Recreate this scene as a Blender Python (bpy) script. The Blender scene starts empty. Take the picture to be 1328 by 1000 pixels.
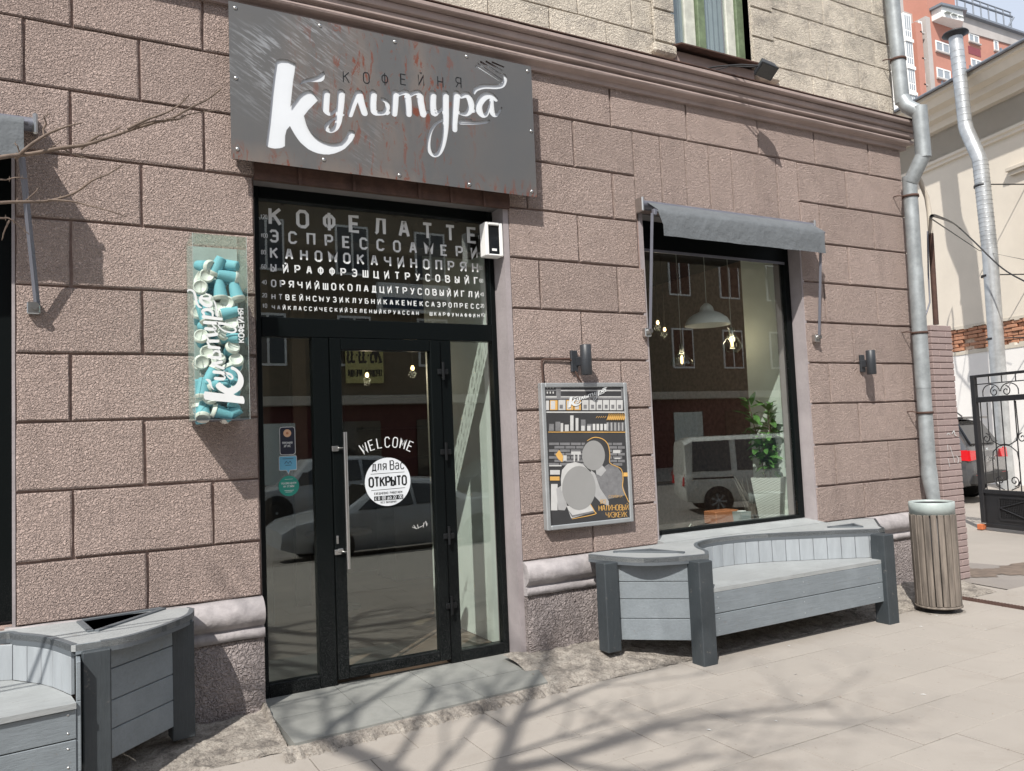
import bpy, math, random
from mathutils import Vector, Matrix
random.seed(7)
sc = bpy.context.scene
C = sc.collection

# ------------------------------------------------------------------ camera, light, exposure
cam = bpy.data.cameras.new('camera'); cam.sensor_width = 36; cam.lens = 36*1040.0/1328
cam.clip_start = 0.05; cam.clip_end = 600
co = bpy.data.objects.new('camera', cam); C.objects.link(co); sc.camera = co
AX = [(0.874, -0.4842, -0.0419), (0.0052, -0.0769, 0.997), (0.486, 0.8716, 0.0647)]
m = Matrix((AX[0], AX[1], [-a for a in AX[2]])).transposed().to_4x4()
m.translation = (0, -5.242, 1.525)
co.matrix_world = m

LIGHT = Vector((1.05, 1.0, -1.62)).normalized()
world = bpy.data.worlds.new('World'); sc.world = world; world.use_nodes = True
wn = world.node_tree
sky = wn.nodes.new('ShaderNodeTexSky'); sky.sky_type = 'NISHITA'; sky.sun_disc = False
sky.sun_elevation = math.asin(-LIGHT.z); sky.sun_rotation = math.atan2(-LIGHT.x, -LIGHT.y)
sky.air_density = 1.0; sky.dust_density = 2.0; sky.ozone_density = 1.0
bg = wn.nodes['Background']; bg.inputs[1].default_value = 0.10
hz_ = wn.nodes.new('ShaderNodeMixRGB'); hz_.inputs[0].default_value = .6; hz_.inputs[2].default_value = (7.6, 8.1, 9.0, 1)   # thin spring haze whitens the whole sky
wn.links.new(sky.outputs[0], hz_.inputs[1]); wn.links.new(hz_.outputs[0], bg.inputs[0])
sun = bpy.data.lights.new('sun', 'SUN'); sun.energy = 4.4; sun.angle = math.radians(0.53); sun.color = (1.0, 0.955, 0.89)
so = bpy.data.objects.new('sun', sun); C.objects.link(so)
so.rotation_euler = LIGHT.to_track_quat('-Z', 'Y').to_euler(); so.location = (-8, -9, 14)
sc.view_settings.view_transform = 'Standard'; sc.view_settings.look = 'None'
sc.view_settings.gamma = 1; sc.view_settings.use_curve_mapping = False
sc.view_settings.exposure = 0.4
sc.cycles.use_denoising = True
sc.cycles.max_bounces = 10; sc.cycles.transparent_max_bounces = 24

# ------------------------------------------------------------------ materials
def nodes(name):
    m = bpy.data.materials.new(name); m.use_nodes = True
    nt = m.node_tree; b = nt.nodes['Principled BSDF']
    return m, nt, b
def N(nt, t, **kw):
    n = nt.nodes.new('ShaderNode'+t)
    for k, v in kw.items():
        if k in n.inputs: n.inputs[k].default_value = v
        else: setattr(n, k, v)
    return n
def pos(nt, scale=(1, 1, 1), obj=False):
    g = N(nt, 'TexCoord') if obj else N(nt, 'NewGeometry')
    mp = N(nt, 'Mapping'); mp.inputs['Scale'].default_value = scale
    nt.links.new(g.outputs['Object'] if obj else g.outputs['Position'], mp.inputs[0])
    return mp.outputs[0]
def noise(nt, vec, scale, detail=4, rough=.6, dist=0):
    n = N(nt, 'TexNoise', Scale=scale, Detail=detail, Roughness=rough, Distortion=dist)
    nt.links.new(vec, n.inputs['Vector']); return n.outputs['Fac']
def ramp(nt, fac, stops):
    r = N(nt, 'ValToRGB'); e = r.color_ramp.elements
    while len(e) < len(stops): e.new(.5)
    for i, (p, c) in enumerate(stops):
        e[i].position = p; e[i].color = (*c, 1) if len(c) == 3 else c
    nt.links.new(fac, r.inputs[0]); return r.outputs[0]
def mixc(nt, fac, a, b, mode='MIX'):
    n = N(nt, 'MixRGB', blend_type=mode)
    for i, x in ((0, fac), (1, a), (2, b)):
        if isinstance(x, (int, float)): n.inputs[i].default_value = x
        elif isinstance(x, tuple): n.inputs[i].default_value = (*x, 1)
        else: nt.links.new(x, n.inputs[i])
    return n.outputs[0]
def bump(nt, b, h, strength=.5, dist=.01, prev=None):
    n = N(nt, 'Bump', Strength=strength, Distance=dist); nt.links.new(h, n.inputs['Height'])
    if prev: nt.links.new(prev, n.inputs['Normal'])
    nt.links.new(n.outputs[0], b.inputs['Normal']); return n.outputs[0]
def simple(name, col, rough=.6, metal=0., var=.12, vscale=6, bs=0, bscale=80, bd=.004, scale=(1, 1, 1), emit=0, spec=None):
    m, nt, b = nodes(name)
    v = pos(nt, scale)
    f = noise(nt, v, vscale, 5, .65)
    lo = tuple(c*(1-var) for c in col); hi = tuple(min(1, c*(1+var)) for c in col)
    nt.links.new(ramp(nt, f, [(.3, lo), (.7, hi)]), b.inputs['Base Color'])
    b.inputs['Roughness'].default_value = rough; b.inputs['Metallic'].default_value = metal
    if spec is not None: b.inputs['Specular IOR Level'].default_value = spec
    if bs: bump(nt, b, noise(nt, v, bscale, 3, .6), bs, bd)
    if emit:
        b.inputs['Emission Color'].default_value = (*col, 1); b.inputs['Emission Strength'].default_value = emit
    return m

def stucco(name, c1, c2, dirt, sc_=75, bs=1.0, bd=.012, dirt_amt=.35):
    m, nt, b = nodes(name)
    v = pos(nt)
    big = noise(nt, v, .9, 5, .6); mid = noise(nt, v, 7, 4, .6)
    n1 = noise(nt, v, sc_, 2, .5, 1.2); n2 = noise(nt, v, sc_*3, 2, .5)
    col = mixc(nt, big, c1, c2)
    sv = pos(nt, (2.2, 1, .28)); st_ = noise(nt, sv, 1.6, 6, .7, .3)
    col = mixc(nt, ramp(nt, st_, [(.5, (0, 0, 0)), (.72, (.45,)*3)]), col, tuple(c*.72 for c in c2))
    col = mixc(nt, ramp(nt, noise(nt, v, 2.3, 3, .5), [(.58, (0, 0, 0)), (.7, (.35,)*3)]), col, tuple(min(1, c*1.15) for c in c1))
    col = mixc(nt, ramp(nt, mid, [(.5, (0, 0, 0)), (.75, (dirt_amt,)*3)]), col, dirt)
    col = mixc(nt, ramp(nt, n2, [(.34, (.62,)*3), (.52, (0, 0, 0))]), col, tuple(c*.45 for c in c1))
    oi = N(nt, 'ObjectInfo'); a_ = N(nt, 'MapRange'); a_.inputs[3].default_value = .91; a_.inputs[4].default_value = 1.06; nt.links.new(oi.outputs['Random'], a_.inputs[0])
    hv = N(nt, 'HueSaturation'); nt.links.new(a_.outputs[0], hv.inputs['Value']); nt.links.new(col, hv.inputs['Color']); col = hv.outputs[0]
    # chips and old patched spots
    col = mixc(nt, ramp(nt, noise(nt, v, 13, 5, .75, .6), [(.69, (0, 0, 0)), (.73, (.8,)*3)]), col, tuple(c*.55 for c in c2))
    nt.links.new(col, b.inputs['Base Color']); b.inputs['Roughness'].default_value = .9
    b.inputs['Specular IOR Level'].default_value = .25
    r = ramp(nt, n1, [(.34, (0, 0, 0)), (.5, (.6,)*3), (.66, (1, 1, 1))])
    h = mixc(nt, .25, r, n2)
    bump(nt, b, h, bs, bd)
    return m

M = {}
M['stucco'] = stucco('stucco_mauve', (.60, .475, .425), (.53, .415, .37), (.32, .25, .225), bd=.03)
M['joint'] = simple('joint_plaster', (.28, .205, .18), .95, var=.3, vscale=20, bs=.6, bscale=60)
M['cornice'] = simple('cornice_paint', (.33, .262, .24), .75, var=.15, vscale=3, bs=.35, bscale=40, bd=.006)
M['reveal'] = simple('reveal_plaster', (.30, .268, .272), .8, var=.12, vscale=4, bs=.35, bscale=30, bd=.008)
M['moulding'] = simple('plinth_roll_plaster', (.32, .298, .30), .8, var=.3, vscale=7, bs=.6, bscale=16, bd=.014)
M['rockface'] = stucco('plinth_rock', (.36, .315, .305), (.30, .262, .255), (.18, .15, .14), 42, .9, .03, .5)
M['upper'] = stucco('weathered_plaster', (.78, .71, .60), (.70, .63, .53), (.26, .235, .21), 60, .9, .018, .6)
def upper_dirt():
    m = M['upper']; nt = m.node_tree; b = nt.nodes['Principled BSDF']
    old = b.inputs['Base Color'].links[0].from_socket
    v = pos(nt, (.6, 1, 1.0)); f = noise(nt, v, 3.4, 9, .82, .3)
    nt.links.new(mixc(nt, ramp(nt, f, [(.48, (0, 0, 0)), (.66, (.7,)*3)]), old, (.21, .19, .175)), b.inputs['Base Color'])
upper_dirt()

def steel():
    m, nt, b = nodes('weathered_steel')
    v = pos(nt); vs = pos(nt, (1.0, 1, .32))
    base = mixc(nt, noise(nt, v, 1.6, 6, .6), (.088, .098, .108), (.135, .125, .115))
    # brushed light grinder scratches in patches
    m0 = N(nt, 'Mapping'); m0.inputs['Rotation'].default_value = (0, math.radians(-30), 0)
    mp = N(nt, 'Mapping'); mp.inputs['Scale'].default_value = (3.5, 1, 30)
    g = N(nt, 'NewGeometry'); nt.links.new(g.outputs['Position'], m0.inputs[0]); nt.links.new(m0.outputs[0], mp.inputs[0])
    sc1 = ramp(nt, noise(nt, mp.outputs[0], 2.2, 5, .65), [(.5, (0, 0, 0)), (.62, (1, 1, 1))])
    patch = ramp(nt, noise(nt, v, 1.7, 2, .5, .4), [(.40, (0, 0, 0)), (.58, (1, 1, 1))])
    gate = None
    for c_, r_ in (((1.25, -.12, 4.15), .62), ((1.95, -.12, 3.48), .3)):
        dd_ = N(nt, 'VectorMath', operation='DISTANCE'); nt.links.new(g.outputs['Position'], dd_.inputs[0]); dd_.inputs[1].default_value = c_
        q_ = N(nt, 'MapRange'); q_.inputs[1].default_value = r_; q_.inputs[2].default_value = r_*.4; nt.links.new(dd_.outputs['Value'], q_.inputs[0])
        if gate is None: gate = q_.outputs[0]
        else:
            a_ = N(nt, 'Math', operation='MAXIMUM'); nt.links.new(gate, a_.inputs[0]); nt.links.new(q_.outputs[0], a_.inputs[1]); gate = a_.outputs[0]
    patch = mixc(nt, 1., patch, gate, 'MULTIPLY')
    k = mixc(nt, 1., sc1, patch, 'MULTIPLY')
    col = mixc(nt, k, base, (.27, .28, .29))
    rust = ramp(nt, noise(nt, vs, 15, 8, .78, .8), [(.545, (0, 0, 0)), (.59, (1, 1, 1))])
    # more rust close to the lettering and the lower edge
    sx = N(nt, 'SeparateXYZ'); nt.links.new(g.outputs['Position'], sx.inputs[0])
    a = N(nt, 'MapRange'); a.inputs[1].default_value = 3.48; a.inputs[2].default_value = 3.34; nt.links.new(sx.outputs[2], a.inputs[0])
    d = N(nt, 'VectorMath', operation='DISTANCE'); nt.links.new(g.outputs['Position'], d.inputs[0]); d.inputs[1].default_value = (2.0, -.12, 4.02)
    c = N(nt, 'MapRange'); c.inputs[1].default_value = .85; c.inputs[2].default_value = .25; nt.links.new(d.outputs['Value'], c.inputs[0])
    mx = N(nt, 'Math', operation='MAXIMUM'); nt.links.new(a.outputs[0], mx.inputs[0]); nt.links.new(c.outputs[0], mx.inputs[1])
    rr = mixc(nt, 1., rust, mx.outputs[0], 'MULTIPLY')
    wash = mixc(nt, 1., ramp(nt, noise(nt, vs, 2.2, 5, .6), [(.42, (0, 0, 0)), (.62, (.6,)*3)]), mx.outputs[0], 'MULTIPLY')
    col = mixc(nt, wash, col, (.24, .185, .15))
    col = mixc(nt, rr, col, (.17, .05, .028))
    nt.links.new(col, b.inputs['Base Color'])
    b.inputs['Metallic'].default_value = .25; b.inputs['Roughness'].default_value = .5
    bump(nt, b, noise(nt, v, 40, 4, .7), .15, .003)
    return m
M['steel'] = steel()
M['rust'] = simple('rusty_sheet', (.07, .036, .026), .8, var=.4, vscale=8, bs=.3)
M['white'] = simple('white_panel', (.66, .69, .72), .4, var=.02)
M['black'] = simple('black_aluminium', (.008, .009, .010), .4, var=.3, vscale=3, spec=.3)
def dusty_black():
    m, nt, b = nodes('dusty_frame')
    v = pos(nt); s = noise(nt, v, 260, 2, .5)
    sx = N(nt, 'SeparateXYZ'); nt.links.new(v, sx.inputs[0])
    a = N(nt, 'MapRange'); a.inputs[1].default_value = 1.0; a.inputs[2].default_value = 0.; nt.links.new(sx.outputs[2], a.inputs[0])
    k = mixc(nt, 1., ramp(nt, s, [(.56, (0, 0, 0)), (.66, (1, 1, 1))]), a.outputs[0], 'MULTIPLY')
    nt.links.new(mixc(nt, k, (.0035, .005, .0053), (.07, .07, .07)), b.inputs['Base Color']); b.inputs['Roughness'].default_value = .38; b.inputs['Specular IOR Level'].default_value = .12
    return m
M['frame'] = dusty_black()
M['steelbar'] = simple('brushed_stainless', (.55, .55, .54), .28, 1., var=.08)
M['white_paint'] = simple('white_paint', (.80, .80, .78), .5, var=.05)
M['letter'] = simple('vinyl_letters', (.66, .68, .68), .5, var=.03)
def painted_wood(name, c, s):
    m, nt, b = nodes(name); v = pos(nt, s); p = pos(nt)
    gr = noise(nt, v, 6, 6, .75, .4); big = noise(nt, p, 3.2, 6, .7)
    col = mixc(nt, ramp(nt, gr, [(.3, (0, 0, 0)), (.7, (1, 1, 1))]), tuple(k*.86 for k in c), tuple(k*1.1 for k in c))
    col = mixc(nt, ramp(nt, big, [(.46, (0, 0, 0)), (.72, (.5,)*3)]), col, tuple(k*1.3+.02 for k in c))
    col = mixc(nt, ramp(nt, noise(nt, p, 17, 5, .8), [(.62, (0, 0, 0)), (.70, (.7,)*3)]), col, (.16, .145, .13))
    nt.links.new(col, b.inputs['Base Color']); b.inputs['Roughness'].default_value = .6
    bump(nt, b, gr, .5, .006); return m
M['grey_paint'] = painted_wood('grey_painted_wood', (.175, .20, .218), (1, 14, 14))
M['light_wood'] = painted_wood('pale_deck_paint', (.285, .30, .303), (1.2, 12, 12))
M['dark_paint'] = painted_wood('dark_grey_paint', (.032, .040, .046), (12, 12, 1))
M['edge_paint'] = simple('edge_band_paint', (.095, .108, .12), .5, var=.1, vscale=3, bs=.2, bscale=45, bd=.003)
M['plank_wood'] = simple('weathered_slat', (.165, .14, .118), .8, var=.5, vscale=5, bs=.6, bscale=22, bd=.006, scale=(6, 6, .5))
M['bin_band'] = simple('pale_mint_band', (.36, .41, .40), .5, var=.1, vscale=12, bs=.1)
M['dark_metal'] = simple('dark_metal', (.03, .03, .032), .5, .3, var=.2)
M['lamp_grey'] = simple('lamp_graphite', (.03, .034, .04), .45, var=.15)
M['galv'] = simple('galvanised_tin', (.30, .325, .335), .5, .35, var=.28, vscale=7, bs=.15, bscale=18, bd=.006)
M['galv2'] = simple('spiral_duct', (.44, .455, .46), .38, .5, var=.22, vscale=5)
M['awning'] = simple('awning_cloth', (.12, .132, .142), .85, var=.12, vscale=5, bs=.5, bscale=10, bd=.03)
M['awning_metal'] = simple('awning_arm', (.15, .155, .185), .45, .3, var=.1)
M['cup'] = simple('sky_blue_paper', (.19, .46, .55), .7, var=.08)
M['lid'] = simple('white_lid', (.74, .74, .70), .4, var=.04)
M['poster_frame'] = simple('poster_aluminium', (.40, .42, .43), .4, .5, var=.1)
def stone(name, c1, c2, bs=.4, fs=5, bscale=60):
    m, nt, b = nodes(name); v = pos(nt)
    f = noise(nt, v, fs, 7, .7, .5); g = noise(nt, v, 1.1, 4, .6)
    oi = N(nt, 'ObjectInfo')
    col = mixc(nt, f, c1, c2); col = mixc(nt, ramp(nt, g, [(.35, (0, 0, 0)), (.7, (.5,)*3)]), col, tuple(c*.78 for c in c1))
    hv = N(nt, 'HueSaturation'); a = N(nt, 'MapRange'); a.inputs[3].default_value = .98; a.inputs[4].default_value = 1.02
    nt.links.new(oi.outputs['Random'], a.inputs[0]); nt.links.new(a.outputs[0], hv.inputs['Value']); nt.links.new(col, hv.inputs['Color'])
    nt.links.new(hv.outputs[0], b.inputs['Base Color']); b.inputs['Roughness'].default_value = .85
    bump(nt, b, noise(nt, v, bscale, 5, .7), bs, .006); return m
def paving():
    m = stone('dusty_paving', (.352, .322, .288), (.312, .284, .252), .3, 3, 90); nt = m.node_tree; b = nt.nodes['Principled BSDF']
    old = b.inputs['Base Color'].links[0].from_socket; v = pos(nt)
    col = mixc(nt, ramp(nt, noise(nt, v, 1.3, 7, .7, .8), [(.52, (0, 0, 0)), (.68, (.5,)*3)]), old, (.255, .225, .195))
    col = mixc(nt, ramp(nt, noise(nt, v, 22, 3, .6), [(.66, (0, 0, 0)), (.74, (.55,)*3)]), col, (.20, .17, .15))
    nt.links.new(col, b.inputs['Base Color']); return m
M['paving'] = paving()
M['paving_old'] = stone('dusty_paving', (.375, .338, .298), (.335, .30, .262), .25, 3, 90)
M['ground'] = stone('dusty_ground', (.345, .315, .28), (.30, .272, .242), .5)
def rough_concrete():
    m, nt, b = nodes('rough_concrete'); v = pos(nt)
    f = noise(nt, v, 9, 9, .78, .6); g = noise(nt, v, 70, 4, .7)
    col = ramp(nt, f, [(.36, (.12, .108, .097)), (.47, (.27, .243, .212)), (.6, (.40, .365, .32))])
    col = mixc(nt, ramp(nt, g, [(.36, (.7,)*3), (.48, (0, 0, 0))]), col, (.12, .10, .085))
    nt.links.new(col, b.inputs['Base Color']); b.inputs['Roughness'].default_value = .95
    bump(nt, b, mixc(nt, .5, f, g), 1., .03); return m
M['concrete'] = rough_concrete()
M['step'] = stone('grey_green_marble', (.165, .172, .16), (.32, .32, .30), .3, 8)
M['asphalt'] = stone('worn_asphalt', (.20, .18, .165), (.27, .245, .22), .7, 3, 90)
M['gravel'] = simple('grit', (.30, .25, .20), .9, var=.4, vscale=40, bs=.4)
M['pier'] = stone('painted_brick', (.32, .25, .237), (.265, .20, .19), .5, 9)
M['pier_joint'] = simple('brick_mortar', (.20, .14, .135), .9, var=.2)
M['brick'] = stone('red_brick', (.38, .16, .09), (.52, .30, .19), .6, 12)
M['mortar'] = simple('lime_mortar', (.52, .40, .31), .9, var=.25, vscale=12, bs=.5)
M['cream'] = simple('cream_render', (.66, .60, .51), .85, var=.05, vscale=1.2, bs=.15, bscale=20)
M['cream_white'] = simple('white_render', (.78, .76, .73), .85, var=.04, vscale=1.5)
M['cream_dark'] = simple('cornice_render', (.55, .50, .42), .85, var=.1, vscale=2)
M['roof_tin'] = simple('grey_roof_tin', (.22, .24, .27), .5, .4, var=.15)
M['apt'] = stone('orange_brickwork', (.50, .235, .175), (.42, .19, .14), .1, 2)
M['apt_grey'] = simple('grey_concrete', (.42, .39, .37), .85, var=.1, vscale=.5)
M['apt_red'] = simple('dark_red_panel', (.22, .05, .06), .6)
M['green_frame'] = simple('peeling_green_paint', (.13, .175, .10), .7, var=.35, vscale=14, bs=.4)
M['old_white'] = simple('peeling_white_paint', (.52, .53, .47), .7, var=.2, vscale=10, bs=.4)
M['iron'] = simple('black_iron', (.022, .022, .024), .45, .2, var=.2)
M['bark'] = simple('bark', (.16, .12, .095), .9, var=.3, vscale=20, bs=.5, bscale=60)
M['leaf'] = simple('glossy_leaf', (.10, .23, .06), .3, var=.45, vscale=14)
M['pot'] = simple('white_woven_pot', (.72, .74, .70), .6, var=.05)
M['mint'] = simple('mint_wall', (.72, .78, .73), .7, var=.04)
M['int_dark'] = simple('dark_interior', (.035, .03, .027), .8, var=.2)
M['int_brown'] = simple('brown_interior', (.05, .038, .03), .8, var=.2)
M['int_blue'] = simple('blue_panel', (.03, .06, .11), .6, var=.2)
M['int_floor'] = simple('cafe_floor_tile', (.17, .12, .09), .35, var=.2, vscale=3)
M['terra'] = simple('terracotta', (.42, .16, .07), .6)
M['net'] = simple('net_curtain', (.24, .27, .29), .9)
M['apt_glass'] = simple('sky_lit_pane', (.30, .33, .36), .3)
M['curtain'] = simple('pale_curtain', (.38, .42, .40), .9, var=.08)
M['rubber'] = simple('tyre_rubber', (.02, .02, .02), .8)
M['red_glass'] = simple('red_lamp_glass', (.55, .015, .02), .15)
M['plate'] = simple('plate_white', (.75, .75, .75), .5, var=0)
M['car_glass'] = simple('car_glass', (.01, .012, .014), .05, spec=.8)
M['glowbulb'] = simple('warm_filament', (1., .66, .30), .4, emit=5)
M['yellow'] = simple('yellow_banner', (.62, .56, .22), .7)
M['ochre'] = simple('ochre_facade', (.17, .135, .09), .85, var=.1, vscale=.7)
M['redfac'] = simple('dark_red_shopfront', (.10, .022, .02), .7)
M['tin_dark'] = simple('soffit_grey', (.16, .155, .155), .8)
M['paper_dark'] = simple('print_dark', (.035, .035, .037), .7)
M['paper_mid'] = simple('print_mid_grey', (.17, .17, .175), .7, var=.2, vscale=30)
M['paper_light'] = simple('print_light', (.50, .50, .49), .7)
M['paper_face'] = simple('print_face_oval', (.27, .27, .265), .6, var=.03)
M['paper_gold'] = simple('print_gold', (.62, .36, .10), .7)
M['paper_skin'] = simple('print_arm', (.36, .36, .36), .7)
M['orange'] = simple('orange_brick', (.50, .14, .05), .7)
def paint(name, col): 
    m, nt, b = nodes(name); b.inputs['Base Color'].default_value = (*col, 1); b.inputs['Roughness'].default_value = .25
    b.inputs['Coat Weight'].default_value = .6; v = pos(nt)
    nt.links.new(mixc(nt, ramp(nt, noise(nt, v, 3, 4, .6), [(.4, (0, 0, 0)), (.8, (.3,)*3)]), col, (.22, .19, .16)), b.inputs['Base Color']); return m
M['car_grey'] = paint('dark_grey_car_paint', (.045, .05, .058)); M['car_white'] = paint('white_van_paint', (.62, .62, .58))
M['car_silver'] = paint('silver_car_paint', (.34, .36, .38)); M['car_black'] = paint('black_car_paint', (.02, .021, .024)); M['car_red'] = paint('dark_red_car_paint', (.14, .01, .012))
def glass(name, tint, k=1.9, base=.05, rough=0.):
    m = bpy.data.materials.new(name); m.use_nodes = True; nt = m.node_tree
    nt.nodes.remove(nt.nodes['Principled BSDF']); out = nt.nodes['Material Output']
    t = N(nt, 'BsdfTransparent'); t.inputs[0].default_value = (*tint, 1)
    g = N(nt, 'BsdfGlossy'); g.inputs['Roughness'].default_value = rough; g.inputs['Color'].default_value = (.95, 1, .98, 1)
    f = N(nt, 'Fresnel', IOR=1.5); gb = N(nt, 'NewGeometry'); mr = N(nt, 'MapRange'); mr.inputs[3].default_value = 1.5; mr.inputs[4].default_value = 1/1.5; nt.links.new(gb.outputs['Backfacing'], mr.inputs[0]); nt.links.new(mr.outputs[0], f.inputs[0])
    a = N(nt, 'Math', operation='MULTIPLY_ADD'); a.inputs[1].default_value = k; a.inputs[2].default_value = base
    a.use_clamp = True; nt.links.new(f.outputs[0], a.inputs[0])
    mx = N(nt, 'MixShader'); nt.links.new(a.outputs[0], mx.inputs[0]); nt.links.new(t.outputs[0], mx.inputs[1]); nt.links.new(g.outputs[0], mx.inputs[2])
    nt.links.new(mx.outputs[0], out.inputs[0]); return m
M['glass'] = glass('window_glass', (.945, .97, .955), 1.6, .03); M['acrylic'] = glass('clear_acrylic', (.955, .985, .965), .8, .02, .04)
M['lampglass'] = glass('lamp_glass', (.86, .88, .84), 1.5, .06)

# ------------------------------------------------------------------ mesh helpers
class MB:
    def __init__(s): s.v = []; s.f = []; s.mi = []; s.sm = []
    def add(s, vs, fs, mi=0, smooth=False):
        o = len(s.v); s.v += [tuple(map(float, v)) for v in vs]
        for f in fs: s.f.append([i+o for i in f]); s.mi.append(mi); s.sm.append(smooth)
        return s
    def box(s, x0, x1, y0, y1, z0, z1, mi=0, bev=0):
        if x1 < x0: x0, x1 = x1, x0
        if y1 < y0: y0, y1 = y1, y0
        if z1 < z0: z0, z1 = z1, z0
        b = min(bev, (x1-x0)/3, (y1-y0)/3, (z1-z0)/3)
        if b <= 0:
            v = [(x, y, z) for z in (z0, z1) for y in (y0, y1) for x in (x0, x1)]
            return s.add(v, [(0, 2, 3, 1), (4, 5, 7, 6), (0, 1, 5, 4), (2, 6, 7, 3), (0, 4, 6, 2), (1, 3, 7, 5)], mi)
        # chamfered box: 24 vertices
        X = (x0, x1); Y = (y0, y1); Z = (z0, z1); v = []; idx = {}
        for i in (0, 1):
            for j in (0, 1):
                for k in (0, 1):
                    sx, sy, sz = (1-2*i)*b, (1-2*j)*b, (1-2*k)*b
                    for a, q in (('x', (X[i], Y[j]+sy, Z[k]+sz)), ('y', (X[i]+sx, Y[j], Z[k]+sz)), ('z', (X[i]+sx, Y[j]+sy, Z[k]))):
                        idx[(i, j, k, a)] = len(v); v.append(q)
        f = []
        for i in (0, 1): f.append([idx[(i, j, k, 'x')] for j, k in ((0, 0), (1, 0), (1, 1), (0, 1))][::(-1 if i == 0 else 1)])
        for j in (0, 1): f.append([idx[(i, j, k, 'y')] for i, k in ((0, 0), (1, 0), (1, 1), (0, 1))][::(1 if j == 0 else -1)])
        for k in (0, 1): f.append([idx[(i, j, k, 'z')] for i, j in ((0, 0), (1, 0), (1, 1), (0, 1))][::(-1 if k == 0 else 1)])
        for i in (0, 1):
            for j in (0, 1): f.append([idx[(i, j, 0, 'x')], idx[(i, j, 1, 'x')], idx[(i, j, 1, 'y')], idx[(i, j, 0, 'y')]])
            for k in (0, 1): f.append([idx[(i, 0, k, 'x')], idx[(i, 1, k, 'x')], idx[(i, 1, k, 'z')], idx[(i, 0, k, 'z')]])
        for j in (0, 1):
            for k in (0, 1): f.append([idx[(0, j, k, 'y')], idx[(1, j, k, 'y')], idx[(1, j, k, 'z')], idx[(0, j, k, 'z')]])
        for i in (0, 1):
            for j in (0, 1):
                for k in (0, 1): f.append([idx[(i, j, k, a)] for a in 'xyz'])
        return s.add(v, f, mi)
    def prism(s, pts, a0, a1, axis='y', mi=0, smooth=False):
        """pts: 2D outline; extruded along axis from a0 to a1"""
        n = len(pts)
        def P(p, a): return {'y': (p[0], a, p[1]), 'z': (p[0], p[1], a), 'x': (a, p[0], p[1])}[axis]
        v = [P(p, a0) for p in pts]+[P(p, a1) for p in pts]
        f = [list(range(n))[::-1], list(range(n, 2*n))]+[[i, (i+1) % n, n+(i+1) % n, n+i] for i in range(n)]
        o = len(s.f); s.add(v, f, mi)
        if smooth:
            for k in range(o+2, len(s.f)): s.sm[k] = True
        return s
    def tube(s, path, r, n=8, mi=0, cap=True, smooth=True):
        path = [Vector(p) for p in path]; rs = r if isinstance(r, (list, tuple)) else [r]*len(path)
        rings = []; prev = None
        for i, p in enumerate(path):
            t = (path[min(i+1, len(path)-1)]-path[max(i-1, 0)])
            t = t.normalized() if t.length > 1e-9 else Vector((0, 0, 1))
            if prev is None:
                a = t.cross(Vector((0, 0, 1)) if abs(t.z) < .9 else Vector((1, 0, 0))).normalized()
            else:
                a = (prev-t*prev.dot(t)); a = a.normalized() if a.length > 1e-6 else t.orthogonal().normalized()
            prev = a; b = t.cross(a)
            rings.append([p+(a*math.cos(2*math.pi*k/n)+b*math.sin(2*math.pi*k/n))*rs[i] for k in range(n)])
        v = [q for r_ in rings for q in r_]; f = []
        for i in range(len(rings)-1):
            for k in range(n): f.append([i*n+k, i*n+(k+1) % n, (i+1)*n+(k+1) % n, (i+1)*n+k])
        s.add(v, f, mi, smooth)
        if cap: s.add(rings[0], [list(range(n))[::-1]], mi); s.add(rings[-1], [list(range(n))], mi)
        return s
    def lathe(s, prof, c=(0, 0, 0), n=24, mi=0, axis='z', smooth=True, rot=None):
        v = []
        for (r, h) in prof:
            for k in range(n):
                a = 2*math.pi*k/n; q = Vector((r*math.cos(a), r*math.sin(a), h))
                if axis == 'y': q = Vector((q.x, q.z, q.y))
                if axis == 'x': q = Vector((q.z, q.x, q.y))
                if rot: q = rot @ q
                v.append(q+Vector(c))
        f = [[i*n+k, i*n+(k+1) % n, (i+1)*n+(k+1) % n, (i+1)*n+k] for i in range(len(prof)-1) for k in range(n)]
        s.add(v, f, mi, smooth)
        if prof[0][0] > 1e-4: s.add(v[:n], [list(range(n))[::-1]], mi)
        if prof[-1][0] > 1e-4: s.add(v[-n:], [list(range(n))], mi)
        return s
    def xf(s, mat, start=0):
        for i in range(start, len(s.v)): s.v[i] = tuple(mat @ Vector(s.v[i]))
        return s

def root_of(p):
    while p.parent: p = p.parent
    return p
def obj(name, mb, mats, parent=None, kind=None, label=None, loc=None):
    if name == 'lettering': kind = 'stuff'
    me = bpy.data.meshes.new(name)
    off = Vector(root_of(parent).location) if parent else (Vector(loc) if loc else Vector((0, 0, 0)))
    me.from_pydata([tuple(Vector(v)-off) for v in mb.v], [], mb.f)
    for m_ in (mats if isinstance(mats, (list, tuple)) else [mats]): me.materials.append(M[m_] if isinstance(m_, str) else m_)
    me.polygons.foreach_set('material_index', mb.mi); me.polygons.foreach_set('use_smooth', mb.sm)
    me.update()
    o = bpy.data.objects.new(name, me); C.objects.link(o)
    if parent: o.parent = parent
    elif loc: o.location = loc
    if kind: o['kind'] = kind
    if label: o['label'] = label
    return o
def thing(name, label, cat, loc, group=None):
    o = bpy.data.objects.new(name, None); C.objects.link(o); o.location = loc; o.empty_display_size = .1
    o['label'] = label; o['category'] = cat
    if group: o['group'] = group
    return o
def tag(o, label, cat, group=None):
    o['label'] = label; o['category'] = cat
    if group: o['group'] = group
    return o

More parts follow.
